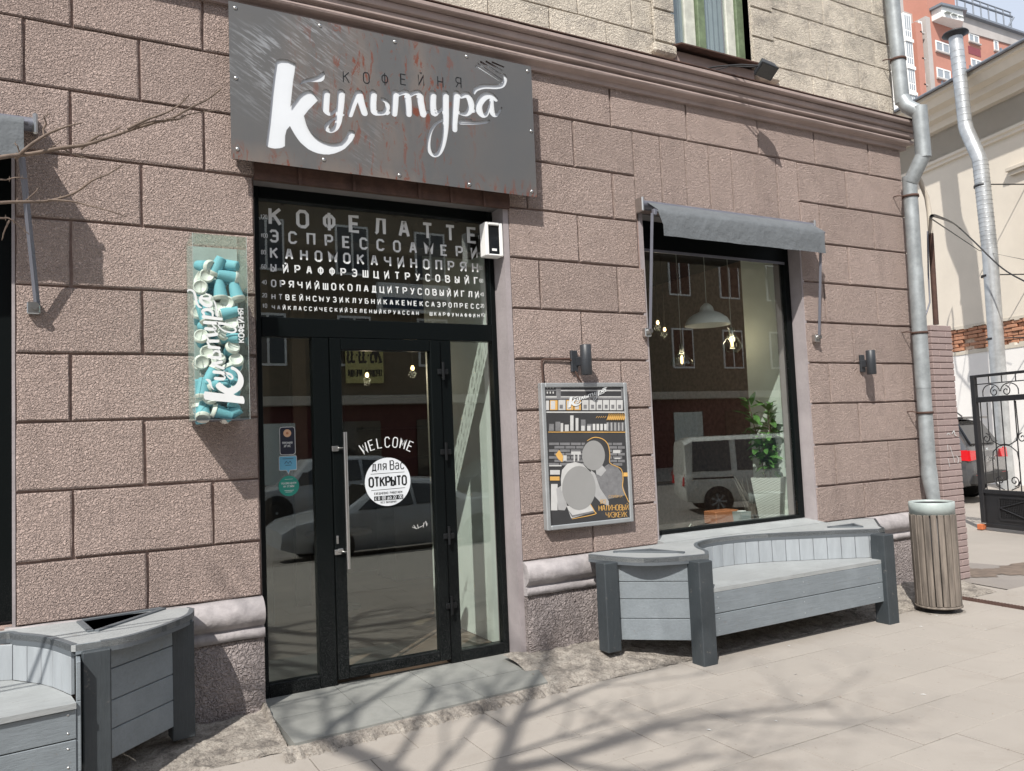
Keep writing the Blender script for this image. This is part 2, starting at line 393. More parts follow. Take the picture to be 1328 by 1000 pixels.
# strokes ------------------------------------------------------------
def catmull(pts, n=6):
    if len(pts) < 3: return pts
    out = []
    for i in range(len(pts)-1):
        p0 = pts[max(i-1, 0)]; p1 = pts[i]; p2 = pts[i+1]; p3 = pts[min(i+2, len(pts)-1)]
        for k in range(n):
            t = k/n
            out.append(tuple(.5*(2*b+(c-a)*t+(2*a-5*b+4*c-d)*t*t+(3*b-a-3*c+d)*t**3) for a, b, c, d in zip(p0, p1, p2, p3)))
    out.append(pts[-1]); return out
def ribbon(pts, cap=True):
    """pts (x,z,w) -> outline polygon"""
    L, R_ = [], []
    n = len(pts)
    for i, (x, z, w) in enumerate(pts):
        a = pts[max(i-1, 0)]; b = pts[min(i+1, n-1)]
        dx, dz = b[0]-a[0], b[1]-a[1]; l = math.hypot(dx, dz) or 1
        nx, nz = -dz/l, dx/l
        k = 1.
        if 0 < i < n-1:
            d1 = Vector((x-a[0], z-a[1])); d2 = Vector((b[0]-x, b[1]-z))
            if d1.length > 0 and d2.length > 0:
                c = max(.35, math.cos(d1.angle(d2)/2)); k = 1/c
        L.append((x+nx*w/2*k, z+nz*w/2*k)); R_.append((x-nx*w/2*k, z-nz*w/2*k))
    if cap:
        def arc(c, p, q, m=4):
            a0 = math.atan2(p[1]-c[1], p[0]-c[0]); a1 = math.atan2(q[1]-c[1], q[0]-c[0]); r = math.hypot(p[0]-c[0], p[1]-c[1])
            while a1 > a0: a1 -= 2*math.pi
            return [(c[0]+r*math.cos(a0+(a1-a0)*k/(m+1)), c[1]+r*math.sin(a0+(a1-a0)*k/(m+1))) for k in range(1, m+1)]
        e = arc(pts[-1], L[-1], R_[-1]); s_ = arc(pts[0], R_[0], L[0])
        return L+e+R_[::-1]+s_, L, R_
    return L+R_[::-1], L, R_
def flat_strokes(mb, strokes, put, mi=0, smooth=True, d=.00012, caps=True):
    """put(x,z,depth)->3D; each stroke a flat strip, slightly staggered in depth"""
    for j, st in enumerate(strokes):
        pts = catmull(st) if smooth else st
        _, L, R_ = ribbon(pts)
        dep = d*(j % 7)
        v = [put(*p, dep) for p in L]+[put(*p, dep) for p in R_]; n = len(L)
        mb.add(v, [[i, i+1, n+i+1, n+i] for i in range(n-1)], mi)
        if caps:
            for c, r in ((pts[0], pts[0][2]/2), (pts[-1], pts[-1][2]/2)):
                mb.add([put(c[0]+r*math.cos(a*math.pi/4), c[1]+r*math.sin(a*math.pi/4), dep+d*.5) for a in range(8)], [list(range(8))], mi)

# stroke font on a 4 x 6 grid
def G_(s): return [[tuple(float(c) for c in p.split(',')) for p in l.split()] for l in s.split('|')]
O_ = '1,0 3,0 4,1 4,5 3,6 1,6 0,5 0,1 1,0'
FONT = {k: G_(v) for k, v in {
 'А': '0,0 1.7,6 2.3,6 4,0|.7,2 3.3,2', 'Б': '3.7,6 0,6 0,0 3,0 4,.8 4,2.6 3,3.4 0,3.4', 'В': '0,0 0,6 3,6 3.8,5.2 3.8,4 3,3.2 0,3.2|3,3.2 4,2.4 4,.8 3,0 0,0',
 'Г': '0,0 0,6 3.6,6', 'Д': '.7,0 1.2,6 3.3,6 3.3,0|0,-1 0,0 4,0 4,-1', 'Е': '3.7,6 0,6 0,0 3.7,0|0,3.1 3.2,3.1', 'Ж': '2,0 2,6|0,0 2,3 0,6|4,0 2,3 4,6',
 'З': '0,5.2 .8,6 3,6 3.8,5.2 3.8,4 3,3.2 1.4,3.2|3,3.2 4,2.4 4,.8 3,0 .8,0 0,.8', 'И': '0,6 0,0 4,6 4,0', 'Й': '0,6 0,0 4,6 4,0|1.2,7.6 2,7.1 2.8,7.6',
 'К': '0,0 0,6|4,6 .3,2.9|1.4,3.6 4,0', 'Л': '0,0 .7,.6 1.2,6 4,6 4,0', 'М': '0,0 0,6 2,2.4 4,6 4,0', 'Н': '0,0 0,6|4,0 4,6|0,3.1 4,3.1', 'О': O_,
 'П': '0,0 0,6 4,6 4,0', 'Р': '0,0 0,6 3,6 4,5.2 4,3.5 3,2.7 0,2.7', 'С': '4,4.8 4,5 3,6 1,6 0,5 0,1 1,0 3,0 4,1 4,1.2', 'Т': '0,6 4,6|2,0 2,6', 'У': '0,6 2,2.2|4,6 1.6,0 .4,0',
 'Ф': '2,-.5 2,6.5|1,1 3,1 4,2 4,4.2 3,5.2 1,5.2 0,4.2 0,2 1,1', 'Х': '0,0 4,6|4,0 0,6', 'Ц': '0,6 0,0 4.4,0 4.4,-1|3.8,0 3.8,6', 'Ч': '0,6 0,3.8 .9,2.9 4,2.9|4,0 4,6',
 'Ш': '0,6 0,0 4.4,0 4.4,6|2.2,0 2.2,6', 'Щ': '0,6 0,0 4.8,0 4.8,-1|2.1,0 2.1,6|4.2,0 4.2,6', 'Ы': '0,6 0,0 2,0 2.7,.8 2.7,2.4 2,3.2 0,3.2|4,0 4,6', 'Ь': '0,6 0,0 3,0 4,.8 4,2.5 3,3.3 0,3.3',
 'Э': '0,5 .8,6 3,6 4,5 4,1 3,0 .8,0 0,1|4,3.1 1.2,3.1', 'Ю': '0,0 0,6|0,3 1.6,3|2.2,0 3.6,0 4.4,1 4.4,5 3.6,6 2.2,6 1.6,5 1.6,1 2.2,0', 'Я': '4,0 4,6 1,6 0,5.2 0,3.6 1,2.8 4,2.8|2,2.8 0,0',
 'W': '-1,6 .6,0 2,5 3.4,0 5,6', 'E': '3.7,6 0,6 0,0 3.7,0|0,3.1 3.2,3.1', 'L': '0,6 0,0 3.6,0', 'C': '4,4.8 4,5 3,6 1,6 0,5 0,1 1,0 3,0 4,1 4,1.2', 'O': O_, 'M': '0,0 0,6 2,2.4 4,6 4,0',
 '0': O_, '1': '.8,4.8 2,6 2,0', '2': '0,5 1,6 3,6 4,5 4,3.8 0,0 4,0', '3': '0,5.2 .8,6 3,6 3.8,5.2 3.8,4 3,3.2 1.4,3.2|3,3.2 4,2.4 4,.8 3,0 .8,0 0,.8', '4': '3,0 3,6 0,2 4,2',
 '5': '4,6 .4,6 .2,3.4 3,3.6 4,2.6 4,1 3,0 .8,0 0,.8', '6': '3.6,6 1,6 0,5 0,1 1,0 3,0 4,1 4,2.6 3,3.5 0,3.3', '8': '1,3.2 0,4 0,5.2 1,6 3,6 4,5.2 4,4 3,3.2 1,3.2 0,2.4 0,.8 1,0 3,0 4,.8 4,2.4 3,3.2', '7': '0,6 4,6 1.4,0',
 '9': '.4,0 3,0 4,1 4,5 3,6 1,6 0,5 0,3.4 1,2.6 4,2.7', '-': '.8,3 3.2,3', '.': '1.8,0 2.2,0', ':': '1.8,1.2 2.2,1.2|1.8,4.4 2.2,4.4', '!': '2,6 2,2|2,.2 2,0',
 'а': '.4,3.6 1,4.2 2.9,4.2 3.6,3.5 3.6,0|3.6,2.4 1,2.4 .2,1.7 .2,.6 .9,0 2.6,0 3.6,1', 'с': '3.6,3.2 2.8,4.2 1.1,4.2 .2,3.2 .2,1 1.1,0 2.8,0 3.6,1', 'в': '0,0 0,4.2 2.7,4.2 3.3,3.6 3.3,2.7 2.7,2.2 0,2.2|2.7,2.2 3.6,1.6 3.6,.6 2.8,0 0,0',
 'д': '.6,0 1.2,4.2 3.2,4.2 3.2,0|0,-1 0,0 4,0 4,-1', 'л': '0,0 .7,.5 1.2,4.2 3.6,4.2 3.6,0', 'я': '3.6,0 3.6,4.2 1,4.2 .3,3.6 .3,2.6 1,2 3.6,2|2,2 .2,0', 'о': '1.1,0 2.8,0 3.7,1 3.7,3.2 2.8,4.2 1.1,4.2 .2,3.2 .2,1 1.1,0',
 'е': '.2,2.2 3.7,2.2 3.7,3.2 2.8,4.2 1.1,4.2 .2,3.2 .2,1 1.1,0 3,0 3.6,.5'}.items()}
def text_strokes(txt, x, z, h, width=None, bold=.17, gap=1.7, cw=4.0, skew=0.):
    """text starting at x,z with cap height h; width = total width if given"""
    s = h/6; n = len(txt); adv = cw+gap
    sx = s if width is None else width/((n-1)*adv+cw)
    out = []
    for i, ch in enumerate(txt):
        for l in FONT.get(ch, []):
            out.append([(x+(i*adv+px*cw/4)*sx+pz*s*skew, z+pz*s, h*bold) for px, pz in l])
    return out
def text_obj(name, strokes, put, mat, parent, smooth=False):
    mb = MB(); flat_strokes(mb, strokes, put, smooth=smooth, caps=False)
    return obj(name, mb, mat, parent)
def front(y): return lambda x, z, d=0: (x, y-d, z)
exec_marker = None

# ------------------------------------------------------------------ cafe building
def ZL(n): return (11.42-n)*.39
Z_TOP = 4.41
bld = thing('cafe_building', 'mauve rusticated stucco building with the coffee shop entrance and window', 'building', (4, 0, -.1))
DX0, DX1 = 1.07, 2.95           # door opening in the wall
WX0, WX1 = 4.2436, 6.13   # window opening
HEAD = 3.28; WHEAD = 3.36
JD = .022
# backing wall with openings (the joint plane)
core = MB()
for a in [(-3, -.85+.55, .9, 0), ]: pass
def cbox(x0, x1, z0, z1, mi=0): core.box(x0, x1, JD, .34, z0, z1, mi)
cbox(-.25, DX0, -.3, 3.3); cbox(-3, DX1, 3.3, 4.6); cbox(DX1, WX0, -.3, 4.6); cbox(WX0, WX1, -.3, .60); cbox(WX0, WX1, WHEAD, 4.6); cbox(WX1, 7.77, -.3, 4.6)
core.box(7.44, 7.77, .34, 7.0, -.3, 9.5)
cbox(-3, -2.4, -.3, 3.3); cbox(-2.4, -.25, -.3, .6); 
obj('wall', core, 'joint', bld)
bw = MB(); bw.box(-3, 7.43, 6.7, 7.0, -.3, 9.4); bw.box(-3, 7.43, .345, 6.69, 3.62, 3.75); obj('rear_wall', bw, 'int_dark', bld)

def block(x0, x1, z0, z1, y=0., depth=JD, mat='stucco', j=.0072, bev=.008, per=3, name='stone_block'):
    x0 += j; x1 -= j; z0 += j; z1 -= j
    if x1-x0 < .02 or z1-z0 < .02: return
    def ring(ins, jit):
        pts = []
        c = [(x0+ins, z0+ins), (x1-ins, z0+ins), (x1-ins, z1-ins), (x0+ins, z1-ins)]
        for i in range(4):
            a = c[i]; b = c[(i+1) % 4]
            for k in range(per):
                t = k/per; pts.append((a[0]+(b[0]-a[0])*t+random.uniform(-jit, jit), a[1]+(b[1]-a[1])*t+random.uniform(-jit, jit)))
        return pts
    o_ = ring(0, .0028); i_ = ring(bev, .0028); n = len(o_)
    mb = MB(); dy = random.uniform(-.003, .003)
    mb.add([(p[0], y+depth+.002, p[1]) for p in o_]+[(p[0], y+.006+dy, p[1]) for p in o_]+[(p[0], y+dy, p[1]) for p in i_],
           [list(range(2*n, 3*n))]+[[i, (i+1) % n, n+(i+1) % n, n+i] for i in range(n)]+[[n+i, n+(i+1) % n, 2*n+(i+1) % n, 2*n+i] for i in range(n)])
    # make sure the face points outward (-y)
    return obj(name, mb, mat, bld)
XL = -3.0
rows_left = [  # joints left of the door / over it, per course
 [X for X in [0.0406, 0.7742]], [-0.2027, 0.4033], [0.0292, 0.7721], [0.4077], [0.0286], [0.4037], [0.0244], [0.4076], [0.0313, 0.7875], [0.414]]
rows_mid = [
 [3.9709, 4.796, 5.668, 6.4353, 7.2442], [3.5873], [3.9566], [3.5893], [3.2124, 3.9575], [3.5799], [3.2068, 3.9469], [3.5709], [3.2082, 3.9229], [3.5949]]
rows_right = [[], [6.8595], [6.4379, 7.2425], [6.8165], [6.4328, 7.2069], [6.8051], [6.4224, 7.2285], [6.8127], [6.4303, 7.226], [6.8128]]
ARX0, ARX1 = 4.1938, 6.1683
for r in range(10):
    zt = Z_TOP if r == 0 else ZL(r); zb = ZL(r+1) if r < 9 else .60
    if r <= 1:
        xs = [XL]+([-.75] if r else [-1.1])+rows_left[r]+([DX1+.2] if r else [1.9])+rows_mid[r]
        if r == 0: xs += [7.77]
        else: xs += [ARX0]
        for a, b in zip(xs, xs[1:]): block(a, b, zb, zt)
    elif r == 2:
        xs = [XL, -.85]+rows_left[r]+[1.9, 2.6, 3.13]+rows_mid[r]+[ARX0]
        for a, b in zip(xs, xs[1:]): block(a, b, zb, zt)
    else:
        if r >= 3:
            xs = [-.25]+rows_left[r]+[DX0]
            if r == 3: xs = [-.25]+rows_left[r]+[DX0]
            for a, b in zip(xs, xs[1:]): block(a, b, zb, zt)
        xs = [DX1]+rows_mid[r]+([ARX0+.0] if r == 3 else [WX0])
        for a, b in zip(xs, xs[1:]): block(a, b, zb, zt)
    if r >= 1:
        xs = [ARX1 if r < 3 else WX1+(.0 if r > 3 else .0)]+rows_right[r]+[7.77]
        if r == 3: xs[0] = WX1
        for a, b in zip(xs, xs[1:]): block(a, b, zb, zt)
# flat arch of upright stones over the shop window
ax_ = [4.1894, 4.4801, 4.7562, 5.0335, 5.3031, 5.5927, 5.8834, 6.164]
for a, b in zip(ax_, ax_[1:]): block(a, b, WHEAD, ZL(1), j=.004, bev=.005, name='arch_stone')
# narrow closure between the arch and course lines (left of arch top rows)
# cornice with mouldings
prof = [(.02, 4.395), (-.028, 4.395), (-.028, 4.432), (-.036, 4.437)]
for k in range(7):
    a = math.pi*k/6; prof.append((-.045-.035*math.sin(a)-.012*k/6, 4.44+.052*(1-math.cos(a))/2))
prof += [(-.066, 4.497), (-.066, 4.503), (-.098, 4.505), (-.105, 4.512), (-.105, 4.548), (-.092, 4.552), (-.092, 4.558), (-.128, 4.562), (-.132, 4.57), (-.132, 4.606), (-.118, 4.612), (-.118, 4.618), (-.165, 4.622), (-.172, 4.63), (-.172, 4.655), (-.16, 4.662), (.05, 4.70), (.05, 4.395)]
cm = MB()
xs = [-3+i*.36 for i in range(31)]; xs[-1] = 7.80
n = len(prof); vv = []
for i, x in enumerate(xs):
    for k, (a, b) in enumerate(prof): vv.append((x+(-a if i == len(xs)-1 and a < 0 else 0), a+random.uniform(-.0018, .0018), b+random.uniform(-.0018, .0018)))
ff = [[i*n+k, (i+1)*n+k, (i+1)*n+(k+1) % n, i*n+(k+1) % n] for i in range(len(xs)-1) for k in range(n)]
cm.add(vv, ff); cm.add(vv[-n:], [list(range(n))])
obj('cornice', cm, 'cornice', bld)
lg = MB(); lg.box(-3, 7.98, -.178, .04, 4.664, 4.672); obj('cornice_flashing', lg, 'rust', bld)
cr = MB()   # cornice return round the corner
cr.prism([(7.77+(-a), b) for a, b in prof], .06, 6.9, 'y'); obj('cornice', cr, 'cornice', bld)

# upper storey ------------------------------------------------------
UZ = [4.69, 4.985, 5.275, 5.565, 5.855, 6.15, 6.44]
uc = MB(); y0 = .03
uc.box(-3, 4.71, y0+.015, .4, 4.67, 6.6); uc.box(5.69, 7.77, y0+.015, .4, 4.67, 6.6); uc.box(4.71, 5.69, y0+.015, .4, 4.67, 4.90)
uc.box(-3, 7.77, y0+.015, .4, 6.6, 9.5); obj('upper_wall', uc, 'joint', bld)
def ublock(a, b, c, d): block(a, b, c, d, y0, .014, 'upper', .004, .005, 2, 'plaster_block')
for r in range(6):
    zb, zt = UZ[r], UZ[r+1]; w = .56; off = (r % 2)*.28
    x = -2.9+off+.17
    while x < 4.5:
        ublock(x, min(x+w, 4.5), zb, zt); x += w
    x = 5.95; first = .28 if r % 2 else .56
    while x < 7.77:
        e = min(x+first, 7.77); ublock(x, e, zb, zt); x = e; first = .50
ublock(-3, 7.77, 6.46, 7.9); ublock(-3, 7.77, 7.9, 9.4)
# roughcast window surround
for (a, b) in ((4.50, 4.71), (5.69, 5.95)):
    sb = MB(); sb.box(a, b, y0-.02, y0+.2, 4.90, 6.6, bev=.02); 
    for k in range(6): 
        zz = 4.92+k*.29; sb.box(a-.01, b+.01, y0-.034, y0-.0205, zz+.006, zz+.28, bev=.012)
    obj('window_surround', sb, 'upper', bld)
br = MB(); br.box(4.46, 4.72, y0-.06, y0+.02, 4.80, 4.90, bev=.02); obj('sill_bracket', br, 'upper', bld); br = MB(); br.box(5.70, 5.99, y0-.06, y0+.02, 4.80, 4.90, bev=.02); obj('sill_bracket', br, 'upper', bld)
sl = MB()
sl.prism([(-.10, 4.885), (-.10, 4.897), (.12, 4.955), (.12, 4.935)], 4.70, 5.70, 'x'); obj('window_sill', sl, 'rust', bld)
us = MB(); us.box(4.71, 5.69, y0-.02, y0+.1, 4.76, 4.88, bev=.01); obj('sill_course', us, 'cornice', bld)
uw = MB(); yw = .13
uw.box(4.71, 4.735, yw-.01, yw+.06, 4.93, 6.6, 0); uw.box(5.60, 5.69, yw-.02, yw+.06, 4.93, 6.6, 0, .006); uw.box(5.10, 5.19, yw-.03, yw+.06, 4.95, 6.6, 0, .006)
uw.box(4.735, 5.60, yw, yw+.05, 4.93, 4.965, 1)
uf = obj('window_frame', uw, ['green_frame', 'old_white'], bld)
sa = MB(); sa.box(4.97, 5.095, yw+.005, yw+.05, 4.966, 6.6, 0, .006); obj('sash', sa, 'old_white', uf); sa = MB(); sa.box(5.49, 5.597, yw+.005, yw+.05, 4.966, 6.6, 0, .006); obj('sash', sa, 'old_white', uf)
for a, b in ((4.737, 4.969), (5.192, 5.489)):
    g = MB(); g.box(a, b, yw+.025, yw+.029, 4.967, 6.6); obj('pane', g, 'glass', uf)
cu = MB()
for i in range(28):
    x = 4.72+i*.031; cu.add([(x, yw+.16+.015*(i % 2), 4.9), (x+.031, yw+.16+.015*((i+1) % 2), 4.9), (x+.031, yw+.16+.015*((i+1) % 2), 6.6), (x, yw+.16+.015*(i % 2), 6.6)], [(0, 1, 2, 3)])
obj('curtain', cu, 'net', bld)

# plinth ------------------------------------------------------------
def plinth(x0, x1, rnd=True):
    pr = [(.03, .605), (-.02, .598), (-.055, .575), (-.078, .54), (-.085, .50), (-.075, .465), (-.05, .44), (-.03, .425), (-.03, .418), (-.055, .412), (-.058, .36), (.03, .355)]
    mb = MB(); k = max(2, int((x1-x0)/.12)); v = []; n = len(pr)
    for i in range(k+1):
        x = x0+(x1-x0)*i/k
        for a, b in pr: v.append((x+random.uniform(-.002, .002)*(0 < i < k), a+random.uniform(-.004, .004)*(a < 0), b+random.uniform(-.003, .003)))
    mb.add(v, [[i*n+q, (i+1)*n+q, (i+1)*n+(q+1) % n, i*n+(q+1) % n] for i in range(k) for q in range(n)], 0, True)
    mb.add(v[:n], [list(range(n))[::-1]]); mb.add(v[-n:], [list(range(n))])
    obj('plinth_moulding', mb, 'moulding', bld)
    # rough-faced stones below
    x = x0
    while x < x1-.01:
        e = min(x+.78, x1)
        if x1-e < .2: e = x1
        nx, nz = 10, 6; g = MB(); v = []
        for a in range(nx+1):
            for b in range(nz+1):
                edge = a in (0, nx) or b in (0, nz)
                v.append((x+.004+(e-x-.008)*a/nx, (-.035 if edge else -.07+random.uniform(-.014, .014)), -.28+(.352+.28)*b/nz))
        g.add(v, [[a*(nz+1)+b, (a+1)*(nz+1)+b, (a+1)*(nz+1)+b+1, a*(nz+1)+b+1] for a in range(nx) for b in range(nz)], 0, True)
        obj('plinth_stone', g, 'rockface', bld); x = e
plinth(-.30, DX0-.0); plinth(DX1+.0, 7.79)
pb = MB(); pb.box(DX1+.002, 7.77, -.0345, .027, -.28, .354); pb.box(-.3, DX0-.002, -.0345, .027, -.28, .354); obj('plinth_backing', pb, 'rockface', bld)

# reveals -----------------------------------------------------------
rv = MB()
rv.add([(DX1+.002, .0, -.1), (2.905, .21, -.1), (2.905, .21, HEAD+.02), (DX1+.002, .0, HEAD+.02)], [(0, 1, 2, 3)])
rv.box(2.906, DX1, .0, .34, -.1, 3.3); rv.v = rv.v
obj('door_reveal', rv, 'reveal', bld)
r2 = MB(); r2.add([(DX0-.002, .0, -.1), (DX0+.03, .21, -.1), (DX0+.03, .21, HEAD+.02), (DX0-.002, .0, HEAD+.02)], [(3, 2, 1, 0)]); obj('door_reveal', r2, 'reveal', bld)
rw = MB(); rw.box(WX1-.004, WX1+.03, .003, .34, .56, WHEAD); obj('window_reveal', rw, 'reveal', bld); rw = MB(); rw.box(WX0-.03, WX0+.004, .003, .34, .56, WHEAD); obj('window_reveal', rw, 'reveal', bld)
hd = MB(); hd.box(DX0, DX1, .005, .34, HEAD+.0, 3.298); obj('soffit', hd, 'tin_dark', bld); hd = MB(); hd.box(WX0, WX1, .005, .34, WHEAD-.01, WHEAD-.001); obj('soffit', hd, 'tin_dark', bld)
ls = MB(); ls.box(DX0-.0, DX1+.0, -.035, .004, HEAD-.02, 3.46); 
for x in (1.35, 1.72, 2.2, 2.45, 2.72): ls.box(x, x+.02, -.05, -.036, HEAD-.03, 3.45)
obj('lintel_sheet', ls, 'rust', bld)
sl = MB(); sl.prism([(-.09, .60), (-.09, .625), (.19, .655), (.19, .60)], WX0-.02, WX1-.005, 'x'); obj('window_sill', sl, 'light_wood', bld)
# left neighbour shop window (edge of it only)
lw = MB(); lw.box(-2.4, -.265, .12, .2, .62, .72, 0); lw.box(-.345, -.265, .12, .2, .72, 3.3, 0); lw.box(-2.4, -2.33, .12, .2, .72, 3.3, 0)
lf = obj('window_frame', lw, 'frame', bld)
g = MB(); g.box(-2.33, -.346, .15, .156, .72, 3.3); obj('pane', g, 'glass', lf)
g = MB(); g.box(-.265, -.249, .01, .34, .6, 3.3); obj('window_reveal', g, 'reveal', bld)

# ------------------------------------------------------------------ shop entrance (frame, panes, door)
YF = .2
ent = MB()
FB, FT = -.085, 3.28
def fb(mb, x0, x1, z0, z1, y0=YF-.03, y1=YF+.05, bev=.004): mb.box(x0, x1, y0, y1, z0, z1, 0, bev)
fb(ent, 1.085, 1.135, FB, FT); fb(ent, 2.862, 2.904, FB, FT); fb(ent, 1.136, 2.861, 3.20, FT)
fb(ent, 1.136, 2.861, 2.265, 2.395); fb(ent, 1.468, 1.585, FB, 2.264); fb(ent, 2.42, 2.508, FB, 2.264)
fb(ent, 1.136, 1.467, FB, -.0); fb(ent, 2.509, 2.861, FB, -.005)
efr = obj('entrance_frame', ent, 'frame', bld)
def pane(a, b, c, d, y, par, name='pane'):
    g = MB(); g.box(a, b, y, y+.006, c, d); return obj(name, g, 'glass', par)
tp = pane(1.136, 2.861, 2.396, 3.199, YF+.005, efr); pane(1.136, 1.467, .001, 2.264, YF+.005, efr); pane(2.509, 2.861, -.004, 2.264, YF+.005, efr)
door = MB(); yd = YF-.025
for a in ((1.588, 1.665, -.05, 2.262), (2.335, 2.417, -.05, 2.262), (1.666, 2.334, 2.18, 2.262), (1.666, 2.334, -.05, .022)): fb(door, *a, yd-.02, yd+.05, .005)
dr = obj('door', door, 'frame', bld)
pane(1.666, 2.334, .023, 2.179, yd+.01, dr)
hb = MB(); hx = 1.655; hb.tube([(hx, .085, .69), (hx, .085, 1.61)], .014, 12)
for z in (.80, 1.50): hb.tube([(hx, .085, z), (hx-.035, yd-.018, z)], .009, 8); hb.box(hx-.075, hx-.03, yd-.035, yd-.018, z-.018, z+.018, 0, .003)
obj('handle', hb, 'steelbar', dr)
lk = MB(); lk.box(1.596, 1.612, yd-.028, yd-.02, .855, .91, 0, .006); lk.box(1.60, 1.635, yd-.05, yd-.02, .80, .825, 0, .004); obj('lock', lk, 'steelbar', dr)
for z in (2.03, 1.44, .83, .33):
    h = MB(); h.tube([(2.427, yd-.035, z-.06), (2.427, yd-.035, z+.07)], .011, 8); h.box(2.385, 2.47, yd-.032, yd-.02, z-.02, z+.02, 0, .004); obj('hinge', h, 'black', dr)
# eye-chart lettering on the transom
rows = [('КОФЕЛАТТЕ', 3.038, 3.145, 3.030), ('ЭСПРЕССОАМЕРИ', 2.919, 2.992, 2.905), ('КАНОМОКАЧИНОПРЯН', 2.806, 2.872, 2.795), ('ЫЙРАФФРЭШЦИТРУСОВЫЙГ', 2.714, 2.762, 2.697),
        ('ОРЯЧИЙШОКОЛАДЦИТРУСОВЫЙИГЛИ', 2.609, 2.652, 2.600), ('НТВЕЙНСМУЗИКЛУБНИКАКЕМЕКСАЭРОПРЕСС', 2.523, 2.556, 2.510), ('ЧАЙКЛАССИЧЕСКИЙЗЕЛЕНЫЙКРУАССАН  ШКАРФУМАФФИН', 2.455, 2.480, 2.440)]
nums = ['120', '100', '80', '60', '40', '20', '10']
for (t, z0, z1, zr), nm in zip(rows, nums):
    h = z1-z0; n = len(t); w = 1.56; pitch = (w-h*.62)/(n-1); st = []
    for i, ch in enumerate(t):
        st += text_strokes(ch, 1.215+i*pitch, z0, h, width=h*.62, bold=.2)
    for xx in (1.152, 2.79): st += text_strokes(nm, xx, z0+h*.3, .026, width=.014*len(nm), bold=.13)
    text_obj('lettering', st, front(YF+.003), 'letter', efr)
# door stickers
def disc(cx, cz, r, y, n=40, name='sticker', mat='letter', par=None, rz=None):
    g = MB(); g.add([(cx+r*math.cos(2*math.pi*k/n), y, cz+(rz or r)*math.sin(2*math.pi*k/n)) for k in range(n)], [list(range(n))]); return obj(name, g, mat, par)
yp = yd+.0085
disc(1.988, 1.25, .170, yp, mat='white', par=dr)
st = text_strokes('для', 1.875, 1.335, .062, width=.105, bold=.11)+text_strokes('Вас', 2.008, 1.335, .062, width=.105, bold=.11)+text_strokes('ОТКРЫТО', 1.85, 1.222, .062, width=.275, bold=.19)
st += [[(1.862, 1.310, .003), (2.115, 1.312, .003)], [(1.862, 1.196, .003), (2.115, 1.200, .003)]]
st += text_strokes('ЕЖЕДНЕВНО РАБОТАЕМ', 1.885, 1.165, .014, width=.205, bold=.16)+text_strokes('БЕЗ ВЫХОДНЫХ', 1.93, 1.102, .012, width=.115, bold=.16)
text_obj('lettering', st, front(yp-.0006), 'black', dr)
bb = MB(); bb.box(1.882, 2.098, yp-.001, yp-.0004, 1.122, 1.153); obj('sticker', bb, 'black', dr)
text_obj('lettering', text_strokes('с', 1.89, 1.128, .022, width=.011, bold=.16)+text_strokes('8:00', 1.912, 1.128, .02, width=.055, bold=.17)+text_strokes('до', 1.98, 1.128, .022, width=.03, bold=.16)+text_strokes('22:00', 2.022, 1.128, .02, width=.068, bold=.17), front(yp-.0012), 'white', dr)
st = []
for i, ch in enumerate('WELCOME'):
    a = math.radians(24-48*i/6); R0 = .39; cx, cz = 1.992+R0*-math.sin(a), 1.135+R0*math.cos(a)-.03
    for l in FONT[ch]:
        q = []
        for px, pz in l:
            lx, lz = (px-2)*.0082, pz*.0115
            q.append((cx+lx*math.cos(a)-lz*math.sin(a), cz+lx*math.sin(a)+lz*math.cos(a), .0068))
        st.append(q)
text_obj('lettering', st, front(yp-.0006), 'letter', dr)
st = [[(2.16+.02*i+random.uniform(-.01, .01), .93+random.uniform(-.025, .03), .004), (2.17+.02*i+random.uniform(-.01, .01), .93+random.uniform(-.03, .03), .004), (2.18+.02*i, .92+random.uniform(-.02, .02), .004)] for i in range(6)]
text_obj('lettering', st, front(yp-.0006), 'paper_light', dr)
# three stickers on the left pane
ys = YF+.003
def rrect(x0, x1, z0, z1, r, n=4):
    out = []
    for cx, cz, a0 in ((x1-r, z1-r, 0), (x0+r, z1-r, 90), (x0+r, z0+r, 180), (x1-r, z0+r, 270)):
        for k in range(n+1): a = math.radians(a0+90*k/n); out.append((cx+r*math.cos(a), cz+r*math.sin(a)))
    return out
def flat(pts, y, name, mat, par):
    g = MB(); g.add([(p[0], y, p[1]) for p in pts], [list(range(len(pts)))]); return obj(name, g, mat, par)
M['navy'] = simple('navy_print', (.012, .014, .03), .4); M['skyb'] = simple('sky_blue_print', (.12, .36, .52), .4); M['teal'] = simple('teal_print', (.02, .26, .20), .4); M['peach'] = simple('peach_print', (.6, .36, .22), .5)
flat(rrect(1.243, 1.348, 1.472, 1.66, .018), ys, 'sticker', 'paper_light', efr); flat(rrect(1.247, 1.344, 1.476, 1.656, .015), ys-.0006, 'sticker', 'navy', efr)
disc(1.295, 1.617, .026, ys-.0012, 24, mat='peach', par=efr); disc(1.295, 1.617, .010, ys-.0018, 5, mat='terra', par=efr)
text_obj('lettering', text_strokes('ПРЕМИЯ', 1.262, 1.546, .013, width=.064, bold=.17)+text_strokes('2ГИС', 1.272, 1.525, .013, width=.044, bold=.17), front(ys-.0012), 'letter', efr)
bub = rrect(1.235, 1.355, 1.368, 1.466, .010); bub = bub[:15]+[(1.283, 1.368), (1.297, 1.342), (1.308, 1.368)]+bub[15:]
flat(bub, ys, 'sticker', 'paper_light', efr)
bub = rrect(1.239, 1.351, 1.372, 1.462, .008); bub = bub[:15]+[(1.286, 1.372), (1.297, 1.350), (1.306, 1.372)]+bub[15:]
flat(bub, ys-.0006, 'sticker', 'skyb', efr)
